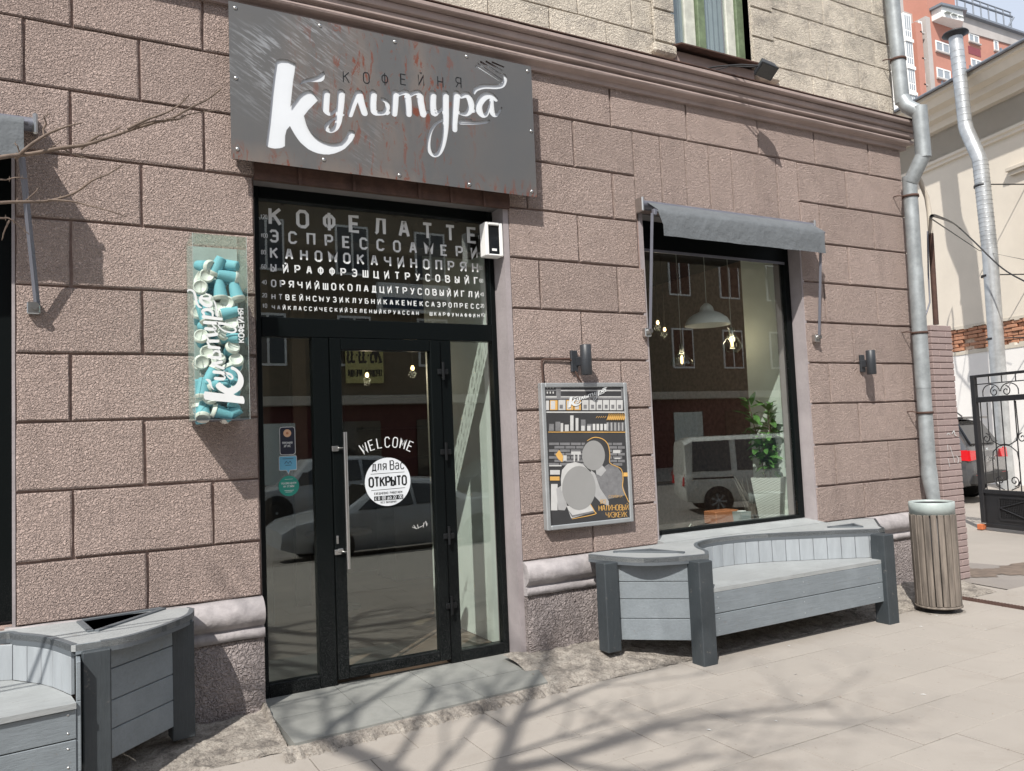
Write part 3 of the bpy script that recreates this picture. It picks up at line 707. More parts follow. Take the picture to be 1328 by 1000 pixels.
text_obj('lettering', [[(1.272, 1.412, .003), (1.285, 1.43, .003), (1.297, 1.415, .003), (1.309, 1.43, .003), (1.321, 1.412, .003)], [(1.278, 1.403, .003), (1.316, 1.403, .003)], [(1.262, 1.447, .003), (1.332, 1.447, .003)]], front(ys-.0012), 'navy', efr)
disc(1.298, 1.265, .068, ys, 32, mat='teal', par=efr)
text_obj('lettering', text_strokes('РЕКОМЕНДУЕМ', 1.25, 1.277, .012, width=.095, bold=.15)+text_strokes('НА ОТЗЫВЫ', 1.262, 1.257, .012, width=.07, bold=.15)+[[(1.272, 1.31, .002), (1.325, 1.31, .002)], [(1.268, 1.235, .003), (1.33, 1.235, .003)], [(1.275, 1.225, .003), (1.32, 1.225, .003)]], front(ys-.0006), 'letter', efr)

# shop window --------------------------------------------------------
wf = MB(); YW = .16
wx0, wx1 = WX0+.006, 6.123
fb(wf, wx0, wx0+.05, .657, WHEAD-.012, YW-.02, YW+.05); fb(wf, 6.055, wx1, .657, WHEAD-.012, YW-.02, YW+.05)
fb(wf, wx0+.051, 6.054, .657, .685, YW-.02, YW+.05); fb(wf, wx0+.051, 6.054, 3.10, WHEAD-.012, YW-.02, YW+.05)
wfr = obj('shop_window_frame', wf, 'frame', bld)
tr = MB(); tr.box(wx0+.05, 6.055, YW-.03, YW-.021, 3.075, 3.10); obj('trim_strip', tr, 'awning_metal', wfr)
pane(wx0+.051, 6.054, .686, 3.099, YW+.005, wfr)

# interior -----------------------------------------------------------
it = MB(); it.box(.36, 7.42, .36, 6.6, -.16, -.075); obj('floor', it, 'int_floor', bld)
it = MB(); it.box(2.92, 3.04, .36, 1.55, -.07, 3.3); it.box(2.92, 3.04, 1.56, 1.62, -.07, 3.3); obj('lobby_wall', it, 'mint', bld)
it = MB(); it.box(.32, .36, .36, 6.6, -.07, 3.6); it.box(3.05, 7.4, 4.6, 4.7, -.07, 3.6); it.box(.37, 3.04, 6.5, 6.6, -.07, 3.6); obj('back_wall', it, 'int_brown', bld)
it = MB(); it.box(6.22, 6.34, .37, .86, -.07, 3.6); obj('side_wall', it, 'mint', bld)
it = MB(); it.box(5.35, 6.6, 3.2, 3.3, -.07, 3.3); obj('partition', it, 'int_blue', bld)
it = MB(); it.box(4.9, 4.98, 3.0, 3.1, -.07, 3.3); it.box(2.0, 2.14, 2.9, 3.0, -.07, 3.2); it.box(1.55, 1.62, 2.2, 2.3, -.07, 3.2); obj('column', it, 'int_brown', bld)
it = MB()
for i in range(18): 
    y = .40+i*.028; it.add([(6.16+.012*(i % 2), y, .62), (6.16+.012*((i+1) % 2), y+.028, .62), (6.16+.012*((i+1) % 2)-.02, y+.028, 3.3), (6.16+.012*(i % 2)-.02, y, 3.3)], [(0, 1, 2, 3)])
it = MB(); it.box(4.3, 6.2, .36, .95, .57, .615); it.box(4.3, 6.2, .93, .95, -.07, .57); obj('window_bench', it, 'int_brown', bld)
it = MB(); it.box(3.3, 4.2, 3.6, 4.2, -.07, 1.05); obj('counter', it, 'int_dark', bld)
for zz in (1.3, 1.7, 2.1):
    it = MB(); it.box(3.2, 5.2, 4.35, 4.6, zz, zz+.03); sh = obj('shelf', it, 'int_dark', bld)
    for k in range(0): q = MB(); q.lathe([(.035, 0), (.035, .14), (.012, .19), (.012, .23), (.0001, .23)], (3.3+k*.15, 4.45, zz+.031), 8); obj('bottle', q, 'mint' if k % 3 else 'terra', sh)
it = MB(); it.box(.9, 3.0, .36, .60, 3.0, 3.5); obj('ceiling_drop', it, 'int_dark', bld)

# ------------------------------------------------------------------ ground
PAV = -.14
def gz(x, y):
    """pavement height: level by the building, falling gently to the street"""
    if y > -3.4: return PAV
    if y > -7.6: return PAV-(-3.4-y)*.055
    return PAV-.231
gm = MB(); g0 = PAV-.012
gm.add([(-60, -3.4, g0), (90, -3.4, g0), (90, 80, g0), (-60, 80, g0), (-60, -7.6, g0-.231), (90, -7.6, g0-.231)], [(0, 1, 2, 3), (4, 5, 1, 0)])
obj('ground', gm, 'ground', kind='structure')
rd = MB(); rd.add([(-60, -7.75, -.55), (90, -7.75, -.55), (90, -19, -.55), (-60, -19, -.55)], [(0, 1, 2, 3)][::-1]); obj('road', rd, 'asphalt', kind='structure')
kb = MB(); kb.box(-60, 90, -7.75, -7.601, -.8, -.375, bev=.01); obj('kerb', kb, 'concrete', kind='structure')
fp = MB(); fp.box(-60, 90, -40, -19.01, -.7, -.42); obj('far_pavement', fp, 'ground', kind='structure')
# paving slabs
pav = bpy.data.objects.new('paving', None); C.objects.link(pav); pav['kind'] = 'structure'; pav.location = (0, 0, 0)
sm = []
for k in range(4):
    b = MB(); w, d = .545, .375; c = .0026
    b.box(c, w-c, c, d-c, -.012, .0+random.uniform(-.0006, .0006), 0, .002)
    me_o = obj('paving_slab', b, 'paving', pav); sm.append(me_o)
cnt = 0
for r in range(8):
    y1 = -.655-.375*r; off = (.0 if r % 2 == 0 else .27)
    x = -.8+off+(2.762-(-.8)) % .545-.545
    while x < 9.3:
        if not (r > 5 and x > 6):
            src = sm[cnt % 4]
            o = src if cnt < 4 else src.copy()
            if cnt >= 4: C.objects.link(o)
            o.location = (x, y1-.375, PAV+random.uniform(-.0012, .0012)); o.rotation_euler = (random.uniform(-.001, .001), random.uniform(-.001, .001), 0)
            cnt += 1
        x += .545
# rough concrete strip along the wall
from mathutils import noise as mn
def hz(x, y):
    t = min(1, max(0, (-.06-y)/.55)); zw = -.085 if x < 1.05 else -.045
    if 5.2 < x: zw = -.06
    return zw+(PAV+.004-zw)*t**1.3
def strip(x0, x1, nx, ny, name):
    g = MB(); v = []
    for i in range(nx+1):
        x = x0+(x1-x0)*i/nx
        edge = -.64+.045*mn.noise(Vector((x*2.2, 3, 0)))+.03*mn.noise(Vector((x*11, 7, 0)))
        for j in range(ny+1):
            y = .02+(edge-.02)*j/ny
            z = hz(x, y)+.013*mn.fractal(Vector((x*5, y*5, 1)), .7, 2.1, 5)+.012*max(0, mn.noise(Vector((x*16, y*16, 4))))+random.uniform(-.0015, .0015)
            if j == ny: z = PAV-.006
            v.append((x, y, z))
    g.add(v, [[i*(ny+1)+j, i*(ny+1)+j+1, (i+1)*(ny+1)+j+1, (i+1)*(ny+1)+j] for i in range(nx) for j in range(ny)], 0, False)
    return obj(name, g, 'concrete', kind='structure')
strip(-1.6, 1.065, 190, 44, 'concrete_apron'); strip(2.76, 7.78, 330, 44, 'concrete_apron')
g = MB()   # grit along the foot of the step
v = []
for i in range(81):
    x = 1.0+1.85*i/80; yb = -.735+.105*(x-1.08)/1.67
    v += [(x, yb+.03, PAV+.044), (x, yb-.03+random.uniform(-.012, .012), PAV+.026+random.uniform(-.008, .008)), (x, yb-.09+random.uniform(-.03, .03), PAV-.004)]
g.add(v, [[i*3+j, i*3+j+1, i*3+j+4, i*3+j+3] for i in range(80) for j in range(2)], 0, False)
obj('grit_strip', g, 'concrete', kind='stuff')
# grit and fallen bits
gr = MB()
for i in range(1500):
    q = random.random()
    if q < .45: x = random.uniform(1.0, 2.8); y = -.735+.105*(x-1.08)/1.67-abs(random.gauss(0, .05)); z = PAV+.006
    elif q < .8: x = random.uniform(-1, 7.6); y = -.64-abs(random.gauss(0, .06)); z = PAV+.002
    else: x = random.uniform(0, 9); y = random.uniform(-3.2, -.7); z = PAV+.001
    if 1.0 < x < 2.8 and y > -.7: continue
    s_ = random.uniform(.002, .006)
    gr.add([(x+random.uniform(-s_, s_), y+random.uniform(-s_, s_), z+random.uniform(0, s_)) for _ in range(4)], [(0, 1, 2), (0, 2, 3), (0, 3, 1), (1, 3, 2)])
obj('grit', gr, 'gravel', kind='stuff')
lv = MB()
for i in range(34):
    x = random.uniform(2.8, 8.6); y = random.uniform(-2.3, -.75); a = random.random()*6; l = random.uniform(.008, .02)
    c_, s_ = math.cos(a), math.sin(a)
    lv.add([(x, y, PAV+.003), (x+c_*l-s_*l*.35, y+s_*l+c_*l*.35, PAV+.007), (x+2*c_*l, y+2*s_*l, PAV+.004), (x+c_*l+s_*l*.35, y+s_*l-c_*l*.35, PAV+.005)], [(0, 1, 2, 3)])
obj('litter_flakes', lv, 'paper_light', kind='stuff')

# entrance step
stp = thing('entrance_step', 'low step of grey green marble tiles in front of the glass door', 'step', (1.9, -.3, PAV))
xs_b = [1.072, 1.50, 1.93, 2.36, 2.91]
def step_y(x): return -.714+.106*(x-1.077)/1.675
for a, b in zip([1.072, 1.56, 2.10, 2.50], [1.56, 2.10, 2.50, 2.905]):
    t_ = MB(); t_.prism([(a+.002, -.262), (b-.002, -.262), (b-.002, .22), (a+.002, .22)], -.135, -.085+random.uniform(-.001, .001), 'z'); obj('marble_tile', t_, 'step', stp)
for a, b in zip([1.075, 1.72, 2.28], [1.72, 2.28, 2.76]):
    t_ = MB(); t_.prism([(a+.002, step_y(a)), (b-.002, step_y(b)), (b-.002+(.12 if b > 2.7 else 0), -.266), (a+.002, -.266)], -.136, -.086+random.uniform(-.001, .001), 'z'); obj('marble_tile', t_, 'step', stp)
base = MB(); base.prism([(1.08, -.70), (2.75, -.60), (2.88, -.25), (2.90, .2), (1.08, .2)], -.16, -.12, 'z'); obj('step_bed', base, 'concrete', stp)

# ------------------------------------------------------------------ sign
from mathutils.geometry import tessellate_polygon
SY = -.12
STROKES = [[(1.5314, 3.8751, 0.0518), (1.5257, 3.813, 0.0517), (1.5237, 3.7604, 0.05), (1.543, 3.7334, 0.0272), (1.5722, 3.7452, 0.0197), (1.5962, 3.7754, 0.0198)], [(1.6328, 3.8931, 0.0545), (1.6267, 3.8245, 0.0532), (1.6165, 3.7525, 0.0508), (1.6084, 3.6927, 0.044), (1.5878, 3.6429, 0.0362), (1.5525, 3.6189, 0.0315), (1.5264, 3.6276, 0.0298), (1.5306, 3.6584, 0.0271), (1.562, 3.6912, 0.0186), (1.6004, 3.7177, 0.0154), (1.6537, 3.7457, 0.0122)], [(1.7504, 3.9097, 0.0454), (1.7215, 3.8407, 0.0423), (1.6905, 3.7529, 0.0403)], [(1.7625, 3.9119, 0.0484), (1.7725, 3.8494, 0.0501), (1.7927, 3.7814, 0.0485)], [(1.8603, 3.9291, 0.055), (1.8542, 3.8514, 0.0531), (1.8617, 3.8018, 0.0474), (1.8982, 3.7958, 0.0349), (1.9418, 3.812, 0.0363), (1.9617, 3.8515, 0.0353), (1.9523, 3.8861, 0.0329), (1.9243, 3.8994, 0.0269)], [(1.9538, 3.8019, 0.0235), (1.981, 3.8172, 0.0142)]]
STROKES += [[(2.0231, 3.9599, 0.0508), (2.0167, 3.8812, 0.0506), (2.0091, 3.8118, 0.0476)], [(2.0361, 3.9492, 0.0283), (2.0756, 3.9721, 0.0342), (2.1071, 3.9704, 0.0515), (2.1171, 3.9127, 0.053), (2.117, 3.8273, 0.0486)], [(2.1318, 3.966, 0.0302), (2.1706, 3.9889, 0.0347), (2.2032, 3.9844, 0.0553), (2.2119, 3.9289, 0.0553), (2.2263, 3.8437, 0.0524)], [(2.2341, 3.845, 0.0262), (2.2698, 3.8728, 0.0176)], [(2.3097, 4.0032, 0.0548), (2.3045, 3.9301, 0.0547), (2.3122, 3.8666, 0.0532), (2.348, 3.8821, 0.0253), (2.3803, 3.9059, 0.0224)], [(2.4085, 4.0184, 0.0558), (2.4048, 3.9248, 0.0556), (2.4031, 3.843, 0.0525), (2.3979, 3.7534, 0.0434), (2.3748, 3.6467, 0.0386), (2.3407, 3.5773, 0.0339), (2.2979, 3.5553, 0.0322), (2.2664, 3.5815, 0.0306), (2.2627, 3.6451, 0.0277), (2.2836, 3.7286, 0.0235), (2.3207, 3.7842, 0.0222), (2.369, 3.819, 0.0194), (2.4251, 3.8391, 0.0151)], [(2.4969, 4.0339, 0.0597), (2.4866, 3.9386, 0.0564), (2.4723, 3.8243, 0.0485), (2.4701, 3.7704, 0.0469)], [(2.5304, 4.0248, 0.0339), (2.5825, 4.0452, 0.0512), (2.6107, 3.9972, 0.053), (2.6067, 3.9437, 0.0513), (2.5682, 3.9011, 0.0386), (2.5171, 3.8988, 0.0276)], [(2.5934, 3.9188, 0.0233), (2.6391, 3.9339, 0.0234)], [(2.8199, 4.0546, 0.0404), (2.7787, 4.0766, 0.0497), (2.7232, 4.0562, 0.0588), (2.6789, 3.9937, 0.0583), (2.679, 3.9405, 0.0582), (2.7086, 3.915, 0.0442), (2.7428, 3.932, 0.0286), (2.7665, 3.9933, 0.0208)], [(2.7882, 4.0645, 0.0273), (2.7821, 4.0036, 0.0433), (2.7863, 3.9468, 0.0464), (2.8101, 3.9315, 0.0338), (2.8451, 3.9565, 0.0178), (2.8684, 3.9989, 0.013)], [(2.5166, 3.8276, 0.0306), (2.6434, 3.8439, 0.0265), (2.7314, 3.8654, 0.0222), (2.7599, 3.8852, 0.0096)], [(2.5199, 3.8498, 0.0107), (2.6114, 3.8615, 0.0078)], [(2.6381, 4.061, 0.0188), (2.6588, 4.1027, 0.0346), (2.7267, 4.1348, 0.0367), (2.8244, 4.1509, 0.0373), (2.8835, 4.174, 0.0344), (2.9097, 4.2192, 0.0313), (2.9026, 4.2529, 0.0247), (2.8721, 4.2604, 0.0082)], [(2.6582, 4.2779, 0.019), (2.8606, 4.1977, 0.0098)], [(2.6757, 4.2996, 0.0175), (2.8827, 4.2127, 0.0098)], [(2.7015, 4.32, 0.0175), (2.8803, 4.2526, 0.0107)], [(2.7481, 4.3323, 0.0161), (2.8861, 4.2863, 0.0115)], [(2.7989, 4.3361, 0.0146), (2.9047, 4.3156, 0.0107)]]
KPOLY = [[(1.2034, 4.034), (1.2296, 4.0485), (1.2745, 4.0543), (1.3306, 4.0372), (1.3214, 3.9713), (1.311, 3.9147), (1.3016, 3.8352), (1.2895, 3.7384), (1.3482, 3.8278), (1.3715, 3.8515), (1.3987, 3.8696), (1.4179, 3.8731), (1.437, 3.8655), (1.4572, 3.843), (1.4743, 3.8144), (1.4384, 3.7729), (1.4068, 3.7362), (1.3767, 3.6922), (1.3927, 3.6324), (1.4109, 3.6001), (1.4333, 3.5746), (1.4635, 3.5533), (1.4941, 3.5421), (1.5251, 3.5349), (1.5563, 3.5331), (1.588, 3.5393), (1.62, 3.5518), (1.6446, 3.5761), (1.6613, 3.6025), (1.6702, 3.6318), (1.6866, 3.6448), (1.7092, 3.6434), (1.72, 3.629), (1.7178, 3.607), (1.7006, 3.5724), (1.6755, 3.5408), (1.6466, 3.5088), (1.6182, 3.4889), (1.5781, 3.4675), (1.5385, 3.4541), (1.4994, 3.4495), (1.4608, 3.4512), (1.4303, 3.4587), (1.4, 3.47), (1.3738, 3.488), (1.3479, 3.5091), (1.3296, 3.5311), (1.3114, 3.5578), (1.2956, 3.5847), (1.2827, 3.609), (1.2611, 3.5795), (1.2513, 3.5411), (1.2482, 3.47), (1.2309, 3.4576), (1.2123, 3.4504), (1.1828, 3.4439), (1.1609, 3.4438), (1.1428, 3.4473), (1.127, 3.4542), (1.1373, 3.5316), (1.1503, 3.6249), (1.1629, 3.734), (1.173, 3.8278), (1.1889, 3.9462)], [(1.3536, 3.8952), (1.3594, 3.9143), (1.3697, 3.9295), (1.3891, 3.9425), (1.4123, 3.9523), (1.4434, 3.966), (1.467, 3.9791), (1.4908, 3.9971), (1.5149, 4.0223), (1.5261, 4.0021), (1.5214, 3.9734), (1.5115, 3.9557), (1.4972, 3.9451), (1.4736, 3.9376), (1.4503, 3.9341), (1.4271, 3.9306), (1.4039, 3.9232), (1.373, 3.9089)]]
sign = thing('shop_sign', 'weathered steel sign over the door with white cut out cafe lettering', 'sign', (2.0, -.1, 3.85))
SX0, SX1, SZ0, SZ1 = .913, 3.142, 3.342, 4.367
def cutter_mesh():
    mb = MB()
    for k, poly in enumerate(KPOLY): mb.prism([(p[0], p[1]) for p in poly], SY-.05, SY+.05, 'y')
    return mb
plate = MB(); plate.box(SX0, SX1, SY, SY+.004, SZ0, SZ1)
po = obj('plate', plate, 'steel', sign)
cutters = []
for poly in KPOLY:
    mb = MB(); mb.prism([(p[0], p[1]) for p in poly], SY-.05, SY+.05, 'y'); cutters.append(mb)
for i, st in enumerate(STROKES):
    pts = catmull(st, 5); out, L_, R_ = ribbon(pts)
    mb = MB()
    # build as convex segments so that loops stay valid
    n = len(L_)
    ya, yb = SY-.05-.0007*(i % 9), SY+.05+.0007*(i % 9)
    v = [(p[0], ya, p[1]) for p in L_]+[(p[0], ya, p[1]) for p in R_]+[(p[0], yb, p[1]) for p in L_]+[(p[0], yb, p[1]) for p in R_]
    f = []
    for k in range(n-1):
        f += [(k, k+1, n+k+1, n+k), (2*n+k, 3*n+k, 3*n+k+1, 2*n+k+1), (k, 2*n+k, 2*n+k+1, k+1), (n+k, n+k+1, 3*n+k+1, 3*n+k)]
    f += [(0, n, 3*n, 2*n), (n-1, 3*n-1, 4*n-1, 2*n-1)]
    mb.add(v, f); cutters.append(mb)
    for c in (pts[0], pts[-1]):
        if c[2] < .02: continue
        q = MB(); q.prism([(c[0]+c[2]/2*math.cos(a*math.pi/6), c[1]+c[2]/2*math.sin(a*math.pi/6)) for a in range(12)], SY-.06-.0005*i, SY+.06, 'y'); cutters.append(q)
tmp = []
for c in cutters:
    co_ = obj('cut', c, 'steel', sign); tmp.append(co_)
    bm_ = __import__('bmesh').new(); bm_.from_mesh(co_.data); __import__('bmesh').ops.recalc_face_normals(bm_, faces=bm_.faces); bm_.to_mesh(co_.data); bm_.free()
for co_ in tmp:
    md = po.modifiers.new('cut', 'BOOLEAN'); md.operation = 'DIFFERENCE'; md.object = co_; md.solver = 'EXACT'; md.use_self = True
bpy.context.view_layer.update()
dg = bpy.context.evaluated_depsgraph_get()
newme = bpy.data.meshes.new_from_object(po.evaluated_get(dg))
po.modifiers.clear(); po.data = newme
for co_ in tmp: bpy.data.objects.remove(co_)
bk = MB(); bk.box(SX0+.1, SX1-.05, SY+.012, SY+.018, SZ0+.04, SZ1-.06); obj('backing_panel', bk, 'white', sign)
bx = MB()
for a in ((SX0+.03, SX0+.06, SZ0+.03, SZ1-.03), (SX1-.06, SX1-.03, SZ0+.03, SZ1-.03)): bx.box(a[0], a[1], SY+.0185, -.02, a[2], a[3])
obj('batten', bx, 'rust', sign)
for (x, z) in [(0.954, 4.3287), (0.95, 3.8682), (0.9507, 3.409), (1.4997, 4.3321), (2.0301, 4.3314), (2.589, 4.3373), (3.1071, 4.3252), (3.1177, 3.854), (3.1008, 3.3836), (1.5011, 3.4137), (2.0314, 3.3756), (2.5731, 3.3746)]:
    b = MB(); b.lathe([(.013, 0), (.013, -.003), (.006, -.007), (.0001, -.008)], (x, SY-.0005, z), 10, axis='y'); obj('bolt', b, 'steelbar', sign)
st = []
for ch, (x, z) in zip('КОФЕЙНЯ', [(1.6705, 4.0079), (1.8124, 4.029), (1.9466, 4.0457), (2.0843, 4.0685), (2.2193, 4.0879), (2.3695, 4.1042), (2.5145, 4.1251)]):
    st += [[(a, b, .0065) for a, b, c in l] for l in text_strokes(ch, x-.020, z-.037, .074, width=.04)]
mb = MB(); flat_strokes(mb, st, front(SY-.0008), smooth=False, caps=False); obj('lettering', mb, 'black', sign)

def logo(put, scale, ox, oz, mat, parent, rot=0., name='lettering'):
    """the same script logo, drawn flat; origin at its left foot"""
    bx0, bz0 = 1.15, 3.5
    mb = MB(); c, s = math.cos(rot), math.sin(rot)
    def T(x, z): x, z = (x-bx0)*scale, (z-bz0)*scale; return (ox+c*x-s*z, oz+s*x+c*z)
    for poly in KPOLY:
        P2 = [T(p[0], p[1]) for p in poly]
        tri = tessellate_polygon([[Vector((a, b, 0)) for a, b in P2]])
        mb.add([put(a, b, 0) for a, b in P2], [list(t) for t in tri])
    sts = [[(*T(x, z), w*scale*.95) for x, z, w in st] for st in STROKES[:-5]]
    flat_strokes(mb, sts, put)
    return obj(name, mb, mat, parent)

# ------------------------------------------------------------------ acrylic case of paper cups
bx0, bx1, by0, by1, bz0, bz1 = .65, .958, -.31, -.015, 1.70, 2.80
case = thing('display_case', 'tall clear acrylic case on the wall left of the door', 'display case', (.8, -.15, bz0))
t_ = .004
def slab(n_, *a):
    b = MB(); b.box(*a); obj(n_, b, 'acrylic', case)
slab('front_panel', bx0, bx1, by0, by0+t_, bz0, bz1); slab('side_panel', bx0, bx0+t_, by0+t_+.0005, by1, bz0, bz1); slab('side_panel', bx1-t_, bx1, by0+t_+.0005, by1, bz0, bz1)
slab('top_panel', bx0+t_, bx1-t_, by0+t_+.0005, by1, bz1-t_, bz1)
b = MB(); b.box(bx0+t_, bx1-t_, by0+t_+.0005, by1, bz0, bz0+t_); obj('bottom_panel', b, 'awning_metal', case)
b = MB(); b.box(bx0+t_+.001, bx1-t_-.001, by1-.008, by1-.002, bz0+.01, bz1-.01); obj('back_panel', b, 'bin_band', case)
for x in (bx0+.0005, bx1-.0025):
    b = MB(); b.box(x, x+.002, by0-.0008, by0+.0015, bz0, bz1); obj('edge', b, 'bin_band', case)
logo(front(by0-.002), .375, .905, 1.80, 'letter', case, rot=math.pi/2)
text_obj('lettering', [[(.905-(b-2.0)*1.0, 2.0+(a-0.0)*1.0, w) for a, b, w in l] for l in text_strokes('КОФЕЙНЯ', 0.16, 1.975, .03, width=.20, bold=.2)], front(by0-.002), 'letter', case)
cupm = None
def cup_mesh():
    b = MB(); b.lathe([(.0001, 0), (.029, 0), (.0295, .004), (.041, .105)], (0, 0, 0), 18); return b
def lid_mesh():
    b = MB(); b.lathe([(.044, .100), (.0445, .108), (.042, .110), (.040, .122), (.034, .124), (.033, .119), (.0001, .119)], (0, 0, 0), 18, 0); return b
cdir = ['upright', 'on its side', 'tilted', 'upside down']
rr = random.Random(5)
ccount = 0
def place_cup(x, y, z, rot, label):
    global cup0
    if ccount == 0:
        cup0 = thing('paper_cup', label, 'paper cup', (0, 0, 0), 'paper cups heaped in the clear case')
        obj('cup_body', cup_mesh(), 'cup', cup0); obj('lid', lid_mesh(), 'lid', cup0)
        o = cup0
    else:
        o = cup0.copy(); C.objects.link(o)
        for ch in cup0.children:
            q = ch.copy(); C.objects.link(q); q.parent = o
        o['label'] = label
    o.matrix_world = Matrix.Translation((x, y, z)) @ rot
    return o
levels = 15
hw = ['lowest', 'second', 'third', 'fourth', 'fifth', 'sixth', 'seventh', 'eighth', 'ninth', 'tenth', 'eleventh', 'twelfth', 'topmost', 'top']
for lay in range(2):
    for lv_ in range(13 if lay == 0 else 12):
        z = bz0+.052+lv_*.0735
        for col in range(3 if lv_ % 2 == 0 else 2):
            x = (bx0+.055+col*.10) if lv_ % 2 == 0 else bx0+.10+col*.11
            x += rr.uniform(-.012, .012); y = by0+.062+lay*.115+rr.uniform(-.01, .012); zz = z+rr.uniform(-.012, .012)
            k = rr.random()
            if k < .42:    # lying, mostly sideways
                yaw = rr.choice([0, math.pi])+rr.uniform(-.6, .6); pit = math.radians(90+rr.uniform(-35, 35))
            elif k < .82:   # lid or base toward the viewer
                yaw = -math.pi/2+rr.uniform(-.6, .6); pit = math.radians(rr.uniform(60, 105))
            else: yaw = rr.uniform(0, 6); pit = math.radians(rr.choice([rr.uniform(5, 40), rr.uniform(140, 175)]))
            R3 = Matrix.Rotation(yaw, 4, 'Z') @ Matrix.Rotation(pit, 4, 'Y')
            c_ = R3 @ Vector((0, 0, .058))
            x = min(max(x-c_.x, bx0+.047), bx1-.047) if abs(c_.x) < .02 else x-c_.x
            # keep both ends inside the case
            ex = R3 @ Vector((0, 0, .12))
            lo = min(0, ex.x); hi = max(0, ex.x); x = min(max(x, bx0+.046-lo), bx1-.046-hi)
            yy = y-c_.y; lo = min(0, ex.y); hi = max(0, ex.y); yy = min(max(yy, by0+.048-lo), by1-.058-hi)
            look = 'showing its white lid' if (pit > 1 and abs(yaw+math.pi/2) < .7) else ('lying on its side' if .9 < pit < 2.2 else ('nearly upright' if pit < .9 else 'turned upside down'))
            side = ['at the left', 'in the middle', 'at the right'][col] if lv_ % 2 == 0 else ['left of centre', 'right of centre'][col]
            lab = 'blue paper cup %s, %s row %s, %s' % (look, hw[lv_], side, 'in front' if lay == 0 else 'at the back')
            place_cup(x, yy, zz-c_.z, R3, lab); ccount += 1

# ------------------------------------------------------------------ awnings
def awning(x0, x1, label, yb=-.22, right_arm=True, left_arm=True, armz=2.36):
    a = thing('awning', label, 'awning', ((x0+x1)/2, 0, 3.4))
    n = 26; m = MB(); v = []
    for i in range(n+1):
        t = i/n; x = x0+.03+(x1-x0-.06)*t; w_ = .002*math.sin(i*1.7)+.002*math.sin(i*3.1)
        xb = x+(.045*(1-t)**6)
        v += [(x, -.055, 3.455), (x, -.13, 3.40+w_*.3), (x, yb, 3.335), (x, yb-.012, 3.30), (xb, yb-.006+w_, 3.21), (xb+.003*math.sin(i), yb-.008+w_*1.6, 3.118+.0015*math.sin(i*.9))]
    m.add(v, [[i*6+k, i*6+k+1, (i+1)*6+k+1, (i+1)*6+k] for i in range(n) for k in range(5)], 0, True)
    obj('canopy_cloth', m, 'awning', a)
    r = MB(); r.tube([(x0-.01, -.055, 3.415), (x1+.01, -.055, 3.415)], .04, 14); obj('roller', r, 'awning_metal', a)
    r = MB(); r.tube([(x0, yb+.008, 3.318), (x1-.01, yb+.008, 3.318)], .013, 10); r.box(x0-.012, x0+.02, yb-.005, yb+.03, 3.285, 3.335, 0, .004); obj('front_bar', r, 'awning_metal', a)
    for x in (x0-.028, x1+.002):
        b = MB(); b.box(x, x+.025, -.10, -.003, 3.35, 3.475, 0, .012); obj('bracket', b, 'steelbar', a)
    for x, dx, on in ((x0-.02, .045, left_arm), (x1-.055, .075, right_arm)):
        if not on: continue
        r = MB(); r.tube([(x, yb+.01, 3.30), (x+dx, -.05, armz)], .016, 4, smooth=False); obj('arm', r, 'awning_metal', a)
        r = MB(); r.box(x+dx-.05, x+dx+.015, -.05, -.003, armz-.05, armz+.02, 0, .006); r.tube([(x+dx-.01, -.075, armz-.005), (x+dx-.01, -.045, armz-.005)], .02, 12); obj('arm_mount', r, 'steelbar', a)
    return a
awning(4.20, 6.235, 'short grey cloth awning over the shop window right of the door', left_arm=True)
awning(-2.5, -.16, 'grey cloth awning end at the left edge, over the neighbouring window', yb=-.36, left_arm=False, armz=2.38)

# ------------------------------------------------------------------ poster
PY = -.058
pst = thing('poster', 'framed cafe poster with two people and gold lettering between door and window', 'poster', (3.53, -.03, 1.4))
fr_o = [(3.1505, 1.9253), (3.9335, 1.9223), (3.9544, 0.8064), (3.1469, 0.8142)]
X0, X1, Z0_, Z1_ = 3.142, 3.95, .817, 1.928
b = MB()
for q in ((X0, X0+.035, Z0_, Z1_), (X1-.035, X1, Z0_, Z1_), (X0+.0352, X1-.0352, Z0_, Z0_+.035), (X0+.0352, X1-.0352, Z1_-.035, Z1_)): b.box(q[0], q[1], -.062, -.004, q[2], q[3], 0, .006)
obj('poster_frame', b, 'poster_frame', pst)
b = MB(); b.box(X0+.03, X1-.03, -.05, -.012, Z0_+.03, Z1_-.03); obj('backboard', b, 'paper_dark', pst)
pd = [0]
def pp(mat, *polys):
    pd[0] += 1; b = MB()
    for poly in polys: 
        P2 = [Vector((q[0], q[1], 0)) for q in poly]; tri = tessellate_polygon([P2])
        b.add([(q[0], -.0505-.00025*pd[0], q[1]) for q in poly], [list(t) for t in tri])
    o = obj('print', b, mat, pst); o['kind'] = 'stuff'
def ell(cx, cy, rx, ry, n=28, rot=0): return [(cx+rx*math.cos(2*math.pi*k/n), cy+ry*math.sin(2*math.pi*k/n)) for k in range(n)]
PM = [(3.1857, 1.9194), (3.9192, 1.9163), (3.9268, 0.8305), (3.1905, 0.8444)]   # corners of the print
def pm(x, y):   # crop position (0..650, 0..1000) -> poster plane, bilinear in the print
    u = (x-(40+.05*(y-40)))/505; v = (y-40+ (x-60)*.0)/ (925-.0*x+0) if False else (y-40)/(925-45*max(0, min(1, u)))
    a, b_, c, d = PM
    return ((a[0]*(1-u)+b_[0]*u)*(1-v)+(d[0]*(1-u)+c[0]*u)*v, (a[1]*(1-u)+b_[1]*u)*(1-v)+(d[1]*(1-u)+c[1]*u)*v)
def rc(x0, y0, x1, y1): return [pm(x0, y0), pm(x1, y0), pm(x1, y1), pm(x0, y1)]
def pg(*pts): return [pm(x, y) for x, y in pts]
